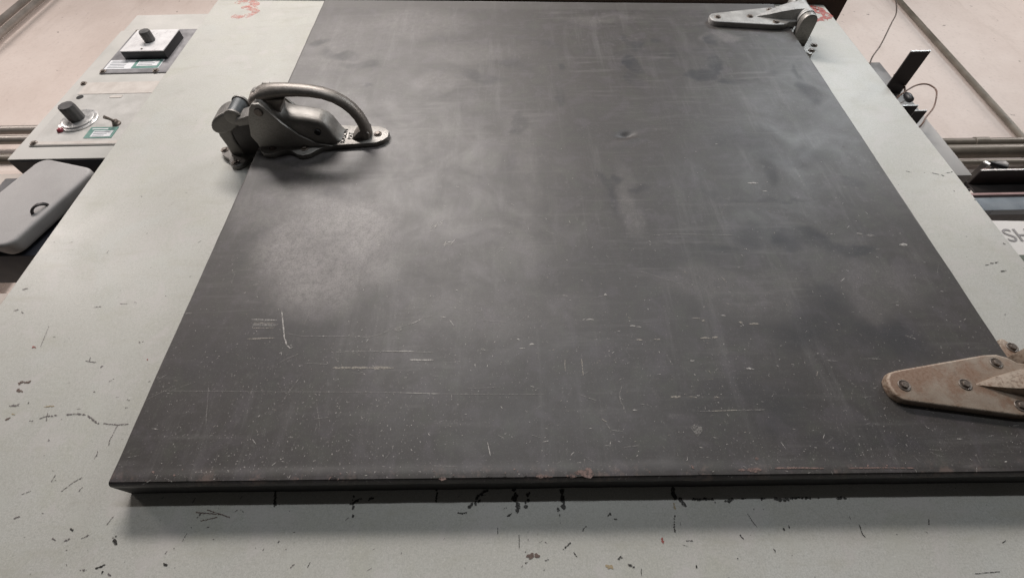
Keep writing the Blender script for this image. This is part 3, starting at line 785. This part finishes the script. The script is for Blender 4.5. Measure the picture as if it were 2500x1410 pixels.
for sx_, sz_ in ((-0.466, -0.0365), (-0.404, -0.0385), (-0.466, 0.0365), (-0.404, 0.0385), (-0.2685, 0.0)):
    link('screw', SCREW, None, latch, (sx_ - OV[0], -DT - 0.0098 - OV[1], LZ + sz_ - OV[2]))
for body_, dx in (('KASON', 0.0), ('PAT', 0.0125)):
    me = text_mesh(body_, 0.0125, 0.0005); me.materials.append(M['hole'])
    o = link('lettering', me, None, latch, (-0.3335 + dx - OV[0], -DT - 0.0097 - OV[1], LZ - 0.004 - OV[2])); o.rotation_euler = (rad(90), rad(-90), 0)

# ---- strike on the cabinet, left of the latch
KZ = 0.793
cx = -0.562
base = []
for q in range(40):
    a = 2 * math.pi * q / 40; r_ = 0.0345 + 0.016 * max(0, math.cos(2 * (a - math.pi / 2))) ** 2 + 0.014 * max(0, -math.cos(a)) ** 6
    base.append((cx + r_ * math.cos(a) * 0.92, KZ + r_ * math.sin(a)))
strike = link('strike', MB().plate(base, 0.0004, -0.0095).mesh('strike', OV, bevel=0.0025, seg=3, angle=50), 'strike', oven)
strike['label'] = 'cast strike with steel roller beside the latch'
post = [(-0.583, .004), (-0.581, .030), (-0.583, .055), (-0.580, .074), (-0.571, .088), (-0.550, .097), (-0.540, .085), (-0.552, .066), (-0.557, .045), (-0.552, .004)]
mb = MB(); mb.sideplate(post, KZ - 0.0150, KZ + 0.0150); part('strike_post', mb, 'strike', strike, OV, bevel=0.006, seg=4, angle=12)
headp = []
for q in range(24):
    a = 2 * math.pi * q / 24; headp.append((-0.5515 + 0.0345 * math.cos(a) * 0.95 + 0.004 * math.sin(a), 0.0885 + 0.0215 * math.sin(a) + 0.0105 * math.cos(a)))
mb = MB(); mb.sideplate(headp, KZ - 0.0215, KZ + 0.0215); part('strike_head', mb, 'strike', strike, OV, bevel=0.0065, seg=4, angle=30)
mb = MB(); mb.lathe((-0.5275, -0.1045, KZ - 0.0190), [(0.0110, 0), (0.0135, 0.0012), (0.0135, 0.0368), (0.0110, 0.038)], 24, axis='Z'); part('roller', mb, 'roller', strike, OV)
for sgn in (-1, 1):
    mb = MB(); mb.sideplate([(-0.5275 + 0.0165 * math.cos(2 * math.pi * i / 20), 0.1035 + 0.0165 * math.sin(2 * math.pi * i / 20)) for i in range(20)], KZ + sgn * 0.0196, KZ + sgn * 0.0242); part('roller_ear', mb, 'strike', strike, OV, bevel=0.0014, seg=2, angle=50)
mb = MB(); mb.sideplate([(-0.556, .004), (-0.556, .066), (-0.536, .080), (-0.500, .090), (-0.4985, .055), (-0.5065, .052), (-0.5065, .004)], KZ - 0.013, KZ + 0.013); part('dark_gap_block', mb, 'iron_dark', strike, OV, bevel=0.002, seg=2)  # dark block added to fill the black gap between post and latch
for sx_, sz_ in ((-0.6015, 0.002), (-0.566, -0.0385), (-0.566, 0.0385)):
    link('screw', SCREW, None, strike, (sx_ - OV[0], -0.0098 - OV[1], KZ + sz_ - OV[2]))

# ---- strap hinges
def make_hinge(z0, mat, label, ear_mat):
    y0 = -DT
    hp_ = [(0.4845, 0.0), (0.4860, 0.010), (0.4930, 0.0185), (0.5040, 0.0215), (0.6300, 0.0420), (0.6480, 0.0425), (0.6600, 0.0380), (0.6690, 0.030), (0.700, 0.027)]
    ol = hp_ + [(x, -z) for x, z in reversed(hp_[1:])]
    mb = MB(); mb.plate([(x, z0 + z) for x, z in ol], y0 + 0.0012, y0 - 0.0125)
    h = link('hinge', mb.mesh('hinge', OV, bevel=0.0030, seg=3, angle=40), mat, oven); h['label'] = label
    # raised rib running from a point up to the knuckle
    mb = MB(); t_ = y0 - 0.0115
    v_ = [(0.5935, t_, z0)]
    for x, wd, hh in ((0.625, 0.0105, 0.0100), (0.650, 0.0170, 0.0190), (0.680, 0.0225, 0.0265), (0.705, 0.0240, 0.0280)):
        v_ += [(x, t_ + 0.001, z0 - wd), (x, t_ - hh * 0.92, z0 - wd * 0.80), (x, t_ - hh, z0), (x, t_ - hh * 0.92, z0 + wd * 0.80), (x, t_ + 0.001, z0 + wd)]
    f_ = [(0, 1 + k, 2 + k) for k in range(4)] + [(1 + 5 * i + k, 6 + 5 * i + k, 7 + 5 * i + k, 2 + 5 * i + k) for i in range(3) for k in range(4)] + [(16, 17, 18, 19, 20)]
    mb.add(v_, f_); part('rib', mb, mat, h, OV)
    # knuckle barrel with washers, axis upright
    kx, ky = 0.7050, y0 - 0.0195
    mb = MB(); mb.lathe((kx, ky, z0 - 0.0265), [(0.0165, 0), (0.0185, 0.002), (0.0185, 0.051), (0.0165, 0.053)], 26, axis='Z'); part('knuckle', mb, mat, h, OV)
    for sgn in (-1, 1):
        mb = MB(); mb.lathe((kx, ky, z0 + sgn * 0.0300 - 0.0034), [(0.0195, 0), (0.0200, 0.001), (0.0200, 0.0058), (0.0195, 0.0068)], 26, axis='Z'); part('washer', mb, 'hinge_clean', h, OV)
    # frame leaf: two lugs with a rounded nose reaching out from an eared foot on the cabinet
    for sgn in (-1, 1):
        lug = [(kx - 0.0185, 0.004), (kx + 0.0185, 0.004)] + [(kx + 0.0185 * math.cos(a), -ky + 0.0185 * math.sin(a)) for a in [math.pi * i / 12 for i in range(13)]]
        mb = MB(); mb.sideplate(lug, z0 + sgn * 0.0338, z0 + sgn * 0.0500); part('lug', mb, ear_mat, h, OV, bevel=0.0022, seg=2)
    foot = []
    for q in range(48):
        a = 2 * math.pi * q / 48; ca, sa = math.cos(a), math.sin(a)
        foot.append((0.722 + 0.030 * ca * (0.72 + 0.28 * abs(ca) ** 2 + 0.18 * abs(sa) ** 4), z0 + sa * (0.055 + 0.036 * abs(sa) ** 3)))
    mb = MB(); mb.plate(foot, 0.0004, -0.0105); part('frame_leaf', mb, ear_mat, h, OV, bevel=0.0026, seg=2, angle=50)
    for sx_, sz_ in ((0.5035, 0.0), (0.5825, 0.0), (0.6395, 0.0295), (0.6365, -0.0295)):
        link('screw', SCREW, None, h, (sx_ - OV[0], y0 - 0.0126 - OV[1], z0 + sz_ - OV[2]))
    for sz_ in (0.0755, -0.0755):
        link('screw', SCREW, None, h, (0.7285 - OV[0], -0.0107 - OV[1], z0 + sz_ - OV[2]))
    for sx_, sz_ in ((0.7435, 0.052), (0.7435, -0.052)):
        link('screw', SCREW, None, h, (sx_ - OV[0], -0.0107 - OV[1], z0 + sz_ - OV[2]))
    return h
make_hinge(1.1965, 'hinge_clean', 'bright upper strap hinge', 'cast')
make_hinge(0.2385, 'hinge_rust', 'rust stained lower strap hinge', 'hinge_rust')

# ------------------------------------------------------------------ beam over the oven
BL = (0.0, 0.1, 1.42)
beam = thing('roof_beam', 'dark brown beam lying across the top of the oven', 'beam', BL)
mb = MB(); zt = lambda x: ztop(x) + 0.002
mb.add([(-0.852, -0.022, zt(-0.852)), (0.915, -0.022, zt(0.915)), (0.915, 0.42, zt(0.915)), (-0.852, 0.42, zt(-0.852)), (-0.852, -0.022, 1.60), (0.915, -0.022, 1.60), (0.915, 0.42, 1.60), (-0.852, 0.42, 1.60)],
       [(0, 3, 2, 1), (4, 5, 6, 7), (0, 1, 5, 4), (1, 2, 6, 5), (2, 3, 7, 6), (3, 0, 4, 7)])
part('timber', mb, 'wood', beam, BL, bevel=0.003)

# ------------------------------------------------------------------ control box
CB = (-1.0, 0.15, 0.85)
ctl = thing('control_box', 'pale grey control box with dial, knob and toggle on the oven side', 'control box', CB)
fy = 0.05
housing = part('housing', MB().box(-1.147, -0.8575, fy, 0.26, 0.850, 1.4125), 'box_paint', ctl, CB, bevel=0.002)
part('underside_shade', MB().box(-1.144, -0.860, fy + 0.004, 0.257, 0.8475, 0.8515), 'box_side', ctl, CB)  # dark sheet paints the shade under the control box
part('upper_housing', MB().box(-1.147, -0.8575, fy + 0.004, 0.26, 1.4145, 1.512), 'box_paint', ctl, CB, bevel=0.002)
lower = part('lower_instrument_plate', MB().box(-1.121, -0.862, fy - 0.0028, fy + 0.001, 0.893, 1.147), 'plate_pale', ctl, CB, bevel=0.0008, seg=1)
part('cream_band', MB().box(-1.108, -0.868, fy - 0.0036, fy - 0.0022, 1.092, 1.143), 'cream', lower, CB)
part('cream_band', MB().box(-1.112, -0.868, fy - 0.0036, fy - 0.0022, 0.8955, 0.906), 'cream', lower, CB)
mb = MB(); mb.lathe((-1.096, fy - 0.0020, 1.080), [(0.0085, 0), (0.0085, 0.0014)], 18); part('hole', mb, 'hole', lower, CB)
part('tag_slot', MB().box(-1.018, -0.988, fy - 0.0038, fy - 0.002, 1.074, 1.084), 'cream', lower, CB)
mb = MB(); mb.lathe((-1.048, fy - 0.002, 0.9835), [(0.043, 0), (0.043, 0.003), (0.0405, 0.0042), (0.0365, 0.0042), (0.0355, 0.0065), (0.032, 0.0075), (0.026, 0.0075)], 40)
dial = part('dial', mb, 'dial', ctl, CB)
mb = MB()
for i in range(11):
    a = rad(-50 + i * 28); ribbon(mb, [(-1.048 + 0.0372 * math.cos(a), 0.9835 + 0.0372 * math.sin(a)), (-1.048 + 0.0418 * math.cos(a), 0.9835 + 0.0418 * math.sin(a))], 0.0016, fy - 0.0066, 0.1, i)
part('dial_marks', mb, 'print', dial, CB, smooth=False)
def knob(c, r, h, parent, nm='knob'):
    n = 40; prof = [(1.0, 0), (1.0, h * 0.86), (0.93, h)]; v_ = []
    for rr_, hh in prof:
        for j in range(n):
            q = 2 * math.pi * j / n; k_ = r * rr_ * (1 + 0.035 * math.cos(10 * q)); v_.append((c[0] + k_ * math.cos(q), c[1] - hh, c[2] + k_ * math.sin(q)))
    f_ = [(i * n + j, i * n + (j + 1) % n, (i + 1) * n + (j + 1) % n, (i + 1) * n + j) for i in range(2) for j in range(n)] + [tuple(2 * n + j for j in range(n))]
    mb = MB(); mb.add(v_, f_); return part(nm, mb, 'knob', parent, CB)
knob((-1.048, fy - 0.009, 0.9835), 0.0172, 0.036, dial)
mb = MB(); mb.lathe((-1.072, fy - 0.002, 0.9455), [(0.0075, 0), (0.0075, 0.003), (0.006, 0.0065), (0.003, 0.008)], 18); part('pilot_lamp', mb, 'red_lamp', ctl, CB)
mb = MB(); mb.lathe((-0.949, fy - 0.002, 0.968), [(0.0095, 0), (0.0095, 0.004), (0.007, 0.006), (0.007, 0.010)], 18); tg = part('toggle_switch', mb, 'screw', ctl, CB)
mb = MB(); mb.tube([(-0.949, fy - 0.010, 0.968), (-0.952, fy - 0.022, 0.962), (-0.955, fy - 0.030, 0.957)], [0.0028, 0.0034, 0.0042], 10); part('toggle_lever', mb, 'screw', tg, CB)
gl = part('green_label', MB().box(-1.004, -0.938, fy - 0.0038, fy - 0.002, 0.916, 0.956), 'green_label', ctl, CB)
part('label_field', MB().box(-0.990, -0.944, fy - 0.0044, fy - 0.003, 0.920, 0.942), 'white_label', gl, CB)
for i in range(3): part('print_line', MB().box(-0.987, -0.951 - 0.004 * i, fy - 0.0047, fy - 0.004, 0.9365 - 0.0065 * i, 0.9385 - 0.0065 * i), 'print', gl, CB)
part('print_line', MB().box(-0.998, -0.960, fy - 0.0042, fy - 0.003, 0.9470, 0.9505), 'white_label', gl, CB)
up_ = part('upper_instrument_plate', MB().box(-1.100, -0.884, fy - 0.0030, fy + 0.001, 1.186, 1.408), 'plate_grey', ctl, CB, bevel=0.0008, seg=1)
lb = part('label_strip', MB().box(-1.095, -0.948, fy - 0.0038, fy - 0.002, 1.203, 1.247), 'white_label', up_, CB)
part('green_label', MB().box(-1.022, -0.950, fy - 0.0045, fy - 0.003, 1.205, 1.245), 'green_label', up_, CB)
part('label_field', MB().box(-1.012, -0.956, fy - 0.0052, fy - 0.004, 1.214, 1.238), 'white_label', up_, CB)
rnd = random.Random(5)
for i in range(5): part('print_line', MB().box(-1.088, -1.034 - rnd.uniform(0, 0.012), fy - 0.0042, fy - 0.003, 1.2400 - 0.0078 * i, 1.2422 - 0.0078 * i), 'print', up_, CB)
for i in range(3): part('print_line', MB().box(-1.008, -0.965 - rnd.uniform(0, 0.010), fy - 0.0056, fy - 0.005, 1.2335 - 0.0075 * i, 1.2355 - 0.0075 * i), 'print', up_, CB)
blk = part('selector_block', MB().box(-1.057, -0.940, fy - 0.0245, fy - 0.0022, 1.250, 1.360), 'black', ctl, CB, bevel=0.0012, seg=2)
part('face_plate', MB().box(-1.0575, -0.9395, fy - 0.0265, fy - 0.0240, 1.2495, 1.3605), 'white_face', blk, CB, bevel=0.0006, seg=1)
knob((-0.997, fy - 0.0266, 1.302), 0.0140, 0.026, blk)
mb = MB(); mb.lathe((-1.001, fy - 0.0266, 1.259), [(0.0028, 0), (0.0022, 0.0012)], 12); part('rivet', mb, 'screw', blk, CB)
for sx_, sz_ in ((-1.112, 0.902), (-1.116, 1.139), (-1.092, 1.194), (-0.95, 1.193), (-1.088, 1.398)):
    link('screw', SCREW, None, ctl, (sx_ - CB[0], fy - 0.0038 - CB[1], sz_ - CB[2]))

# ------------------------------------------------------------------ switch box with a tilted rounded lid below it
SB = (-1.0, 0.1, 0.58)
sw = thing('switch_box', 'grey switch box with rounded tilted lid under the control box', 'switch box', SB)
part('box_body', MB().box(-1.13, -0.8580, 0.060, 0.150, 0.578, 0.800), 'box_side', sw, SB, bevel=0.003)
def rrect(w_, h_, r_, n=8):
    out = []
    for cx_, cz_, a0 in ((w_ - r_, -r_, 90), (w_ - r_, -h_ + r_, 0), (r_, -h_ + r_, -90), (r_, -r_, -180)):
        for i in range(n + 1):
            a = rad(a0 - 90 * i / n); out.append((cx_ + r_ * math.cos(a), cz_ + r_ * math.sin(a)))
    return out
ca, sa = math.cos(rad(16)), math.sin(rad(16))
lid = [(-1.034 + x * ca + z * sa * 1.0, 0.827 - x * sa + z * ca) for x, z in rrect(0.143, 0.226, 0.024)]
lid = [(-1.034 + x * ca + z * sa, 0.827 - x * sa + z * ca) for x, z in rrect(0.143, 0.226, 0.024)]
lido = part('lid', MB().plate(lid, 0.056, 0.026), 'lid_paint', sw, SB, bevel=0.008, seg=4, angle=50)
ang = [math.pi * i / 12 for i in range(13)]
mb = MB(); mb.tube([(-0.9480 + 0.0088 * math.cos(a), 0.029 - 0.0135 * math.sin(a), 0.6685 + 0.0120 * math.cos(a)) for a in ang], 0.0024, 8, ry=0.0036); part('hasp_loop', mb, 'iron_dark', lido, SB)

# flexible conduit coming up from behind the oven's left edge
mb = MB(); pr = []
for i in range(26): pr += [(0.0095, i * 0.0075), (0.0118, i * 0.0075 + 0.002), (0.0118, i * 0.0075 + 0.0045), (0.0095, i * 0.0075 + 0.0065)]
mb.lathe((-0.874, 0.030, 1.404), pr, 16, axis='Z')
o = part('flexible_conduit', mb, 'flex', None, (-0.874, 0.03, 1.404)); o.location = (-0.874, 0.03, 1.404); tag(o, 'pale ribbed flexible conduit rising at the oven top left edge', 'conduit')

# ------------------------------------------------------------------ wall behind and its pipes
WY = 0.72
mb = MB().box(-6, 6, WY, WY + 0.2, -1.6, 5.2); wall = link('wall', mb.mesh('wall'), 'wall'); wall['kind'] = 'structure'
def pipe(p0, p1, r, mat, label, name='conduit_pipe', group=None, couple=None):
    org = p0; d = Vector(p1) - Vector(p0); n = 12
    root = thing(name, label, 'pipe', org, group)
    mb = MB(); mb.tube([Vector(p0) + d * (i / n) for i in range(n + 1)], r, 16); part('pipe_run', mb, mat, root, org)
    for t_ in (couple or [0.3, 0.7]):
        c_ = Vector(p0) + d * t_; u_ = d.normalized() * r * 1.6
        mb = MB(); mb.tube([c_ - u_, c_ + u_], r * 1.18, 16); part('coupling', mb, mat, root, org, bevel=r * 0.1, seg=1)
    return root
py = WY - 0.04
pipe((-2.955, py, -1.0), (-2.955, py, 4.2), 0.017, 'pipe', 'outermost upright grey conduit at the far left of the wall', couple=[0.62])
pipe((-2.868, py, -1.0), (-2.868, py, 4.2), 0.017, 'pipe', 'upright grey conduit on the left wall, inner of two', couple=[0.70])
pipe((-4.2, py - 0.05, 1.755), (-0.95, py - 0.05, 1.755), 0.019, 'pipe', 'upper of three level conduits behind the control box', couple=[0.4])
pipe((-4.2, py - 0.05, 1.685), (-0.95, py - 0.05, 1.690), 0.019, 'pipe', 'middle of three level conduits behind the control box', couple=[0.46])
pipe((-4.2, py - 0.04, 1.575), (-0.95, py - 0.04, 1.575), 0.022, 'pipe_dark', 'lowest of three level conduits behind the control box', couple=[0.46])
pipe((-1.835, py, -1.0), (-1.835, py, 1.30), 0.024, 'pipe', 'short upright conduit below the switch box', couple=[0.3])
wl = (-2.3, WY - 0.07, 1.28)
o = part('wall_trunking', MB().box(-3.2, -1.87, WY - 0.10, WY - 0.002, 1.36, 1.46), 'pipe', None, wl); o.location = wl; tag(o, 'grey trunking along the wall left of the switch box', 'trunking')
wl = (-1.9, WY - 0.07, 0.8)
o = part('wall_rail', MB().box(-2.6, -0.9, WY - 0.09, WY - 0.002, 0.78, 0.885), 'pipe', None, wl); o.location = wl; tag(o, 'low grey rail on the wall at the left edge', 'rail')
# right hand side
pipe((2.265, py + 0.02, 3.9), (2.135, py + 0.02, 0.2), 0.0125, 'pipe_dark', 'long dark slanting conduit on the right wall', couple=[0.15])
pipe((1.0, py - 0.03, 1.585), (3.6, py - 0.03, 1.555), 0.018, 'pipe_dark', 'upper level conduit with coupling on the right wall', couple=[0.352])
pipe((1.0, py - 0.03, 1.530), (3.6, py - 0.03, 1.500), 0.027, 'pipe_dark', 'thick level conduit under the upper one on the right', couple=[0.45])
pipe((1.0, py - 0.03, 1.460), (3.6, py - 0.03, 1.440), 0.012, 'pipe_dark', 'thin level conduit lowest of three on the right', couple=[0.45])
# sign
SG = (1.95, WY - 0.02, 1.0)
sg = thing('wall_sign', 'white sign with grey SH lettering on the right wall', 'sign', SG)
part('sign_board', MB().box(1.60, 2.35, WY - 0.016, WY - 0.001, 0.66, 1.300), 'sign', sg, SG, bevel=0.001, seg=1)
me = text_mesh('SH', 0.086, 0.0006); me.materials.append(M['sign_grey'])
link('lettering', me, None, sg, (1.842 - SG[0], WY - 0.0175 - SG[1], 1.118 - SG[2])).rotation_euler = (rad(90), 0, 0)
part('yellow_print', MB().box(1.915, 2.02, WY - 0.0172, WY - 0.015, 1.205, 1.218), 'sign_yellow', sg, SG)
part('yellow_print', MB().box(1.925, 2.02, WY - 0.0172, WY - 0.015, 1.180, 1.190), 'sign_yellow', sg, SG)
part('green_block', MB().box(1.782, 2.05, WY - 0.0172, WY - 0.015, 0.93, 1.030), 'sign_green', sg, SG)

# ------------------------------------------------------------------ small box and plates on the oven's right side
RB = (0.9, 0.08, 0.74)
rb = thing('side_box', 'narrow grey box on the right side of the oven', 'box', RB)
part('side_housing', MB().box(0.8578, 0.955, 0.050, 0.20, 0.742, 1.045), 'side_grey', rb, RB, bevel=0.002)
part('side_channel', MB().box(0.8578, 0.9595, 0.056, 0.072, 1.047, 1.176), 'iron', rb, RB, bevel=0.001)
def plate_thing(x0, x1, y0, y1, z0, z1, mat, label, tip='iron_pale'):
    loc = ((x0 + x1) / 2, (y0 + y1) / 2, z0); t_ = thing('steel_plate', label, 'plate', loc)
    part('plate', MB().box(x0, x1, y0 + 0.0022, y1, z0, z1), mat, t_, loc); part('pale_edge', MB().box(x0, x1, y0, y0 + 0.0020, z0 + 0.0003, z1 + 0.0004), tip, t_, loc)  # pale strip paints the lit end edge of the dark plate
plate_thing(0.8985, 0.9420, -0.054, 0.060, 1.0320, 1.0355, 'iron_dark', 'long dark plate jutting out beside the oven, highest on the right')
plate_thing(0.8590, 0.8945, 0.002, 0.060, 0.9130, 0.9160, 'iron_dark', 'short dark plate jutting out below the cable plug')
plate_thing(0.8700, 0.8960, -0.004, 0.060, 0.8860, 0.8885, 'iron_dark', 'smallest dark plate, lowest beside the oven on the right')
def wire(pts, r, mat, label):
    P_ = [Vector(p) for p in pts]; out = []
    for i in range(len(P_) - 1):
        a, b, c_, d_ = P_[max(i - 1, 0)], P_[i], P_[i + 1], P_[min(i + 2, len(P_) - 1)]
        for k in range(8):
            t_ = k / 8; out.append(0.5 * ((2 * b) + (c_ - a) * t_ + (2 * a - 5 * b + 4 * c_ - d_) * t_ ** 2 + (3 * b - a - 3 * c_ + d_) * t_ ** 3))
    out.append(P_[-1]); mb = MB(); mb.tube(out, r, 8)
    o = part('cable', mb, mat, None, pts[0]); o.location = pts[0]; tag(o, label, 'cable'); return o
wire([(1.150, 0.03, 1.54), (1.112, 0.03, 1.45), (1.078, 0.03, 1.375), (1.035, 0.03, 1.314), (0.962, 0.03, 1.212), (0.903, 0.03, 1.137), (0.885, 0.062, 1.07)], 0.0017, 'wire_dark', 'thin dark cable hanging down from above on the right')
wire([(0.895, 0.05, 0.982), (0.906, 0.03, 0.990), (0.956, 0.03, 1.026), (0.985, 0.03, 1.036), (1.000, 0.03, 1.028), (1.000, 0.03, 1.003), (0.966, 0.03, 0.948), (0.930, 0.03, 0.911), (0.905, 0.03, 0.883), (0.885, 0.055, 0.87)], 0.0018, 'wire', 'thin brown cable bent in a loop beside the oven')
PG = (0.925, 0.03, 0.975)
pg = thing('cable_plug', 'black plug with brown cable behind the jutting plate', 'plug', PG)
mb = MB(); mb.lathe((0.925, 0.03, 0.972), [(0.006, 0), (0.008, 0.004), (0.008, 0.018), (0.0045, 0.027)], 14, axis='Z'); part('plug_body', mb, 'black', pg, PG)
mb = MB(); mb.tube([(0.925, 0.03, 0.998), (0.937, 0.03, 1.03), (0.952, 0.03, 1.063), (0.955, 0.045, 1.10)], 0.0022, 8); part('plug_cable', mb, 'wire', pg, PG)

# ------------------------------------------------------------------ stack of steel on a beam, right
SB2 = (1.7, 0.40, 0.92)
sb = thing('steel_beam', 'blue-grey steel beam running level behind the oven on the right', 'beam', SB2)
part('web', MB().box(0.95, 3.2, 0.352, 0.372, 0.922, 0.974), 'beam_blue', sb, SB2, bevel=0.002)
part('flange', MB().box(0.95, 3.2, 0.345, 0.40, 0.9755, 0.9835), 'pink_end', sb, SB2, bevel=0.001)
def angle_bar(x0, x1, y, z, s_, rotz, mat, label, end=None):
    loc = ((x0 + x1) / 2, y, z); t_ = thing('angle_bar', label, 'steel bar', loc); L = (x1 - x0) / 2
    part('leg', MB().box(-L, L, 0, 0.005, 0, s_), mat, t_, (0, 0, 0), bevel=0.0008, seg=1); part('leg', MB().box(-L, L, 0.0052, s_, 0, 0.005), mat, t_, (0, 0, 0), bevel=0.0008, seg=1)
    part('pale_edge', MB().box(-L, L, -0.0002, 0.0052, s_ + 0.0002, s_ + 0.0022), 'iron_pale', t_, (0, 0, 0)); t_.rotation_euler = (0, 0, rotz)
fa = (1.64, 0.33, 0.9842); fb = thing('angle_bar', 'dark angle bar lying frontmost on the blue-grey beam', 'steel bar', fa)
part('leg', MB().box(1.335, 1.95, 0.350, 0.355, 0.9842, 1.0262), 'iron_dark', fb, fa, bevel=0.0008, seg=1)
part('leg', MB().box(1.335, 1.95, 0.302, 0.355, 1.0265, 1.0315), 'iron_dark', fb, fa, bevel=0.0008, seg=1)
part('pale_edge', MB().box(1.335, 1.95, 0.2998, 0.3018, 1.0268, 1.0318), 'iron_pale', fb, fa)
angle_bar(1.43, 2.05, 0.395, 0.9842, 0.085, 0.05, 'iron', 'taller steel angle bar standing behind the frontmost one')
def sq_tube(p0, p1, s_, mat, end, label):
    d = Vector(p1) - Vector(p0); t_ = thing('square_tube', label, 'steel bar', p0)
    mb = MB(); mb.tube([p0, p1], s_ * 0.707, 4, up=(0.35, 0, 1)); part('tube_body', mb, mat, t_, p0, bevel=0.001, seg=1)
    mb = MB(); mb.tube([Vector(p0) - d.normalized() * 0.002, Vector(p0) - d.normalized() * 0.0003], s_ * 0.66, 4, up=(0.35, 0, 1)); part('tube_end', mb, end, t_, p0)
sq_tube((1.390, 0.335, 1.056), (1.62, 0.47, 1.066), 0.024, 'iron', 'pink_end', 'square tube with pinkish end on top of the angle bars')
sq_tube((1.395, 0.32, 1.080), (1.372, 0.52, 1.062), 0.016, 'iron', 'iron_pale', 'pale square tube pointing out towards the viewer')
sq_tube((1.335, 0.37, 1.050), (1.58, 0.44, 1.052), 0.018, 'iron', 'iron_pale', 'pale square tube lying lowest beside the oven edge')
BC = (1.49, 0.36, 1.07)
bc = thing('rubber_clamp', 'black wedge shaped clamp hanging from the right conduits', 'clamp', BC)
part('clamp_jaw', MB().plate([(1.452, 1.122), (1.502, 1.126), (1.506, 1.110), (1.494, 1.093), (1.474, 1.104)], 0.35, 0.365), 'black', bc, BC, bevel=0.004, seg=2)
part('clamp_stem', MB().box(1.480, 1.488, 0.360, 0.66, 1.119, 1.126), 'black', bc, BC, bevel=0.003)
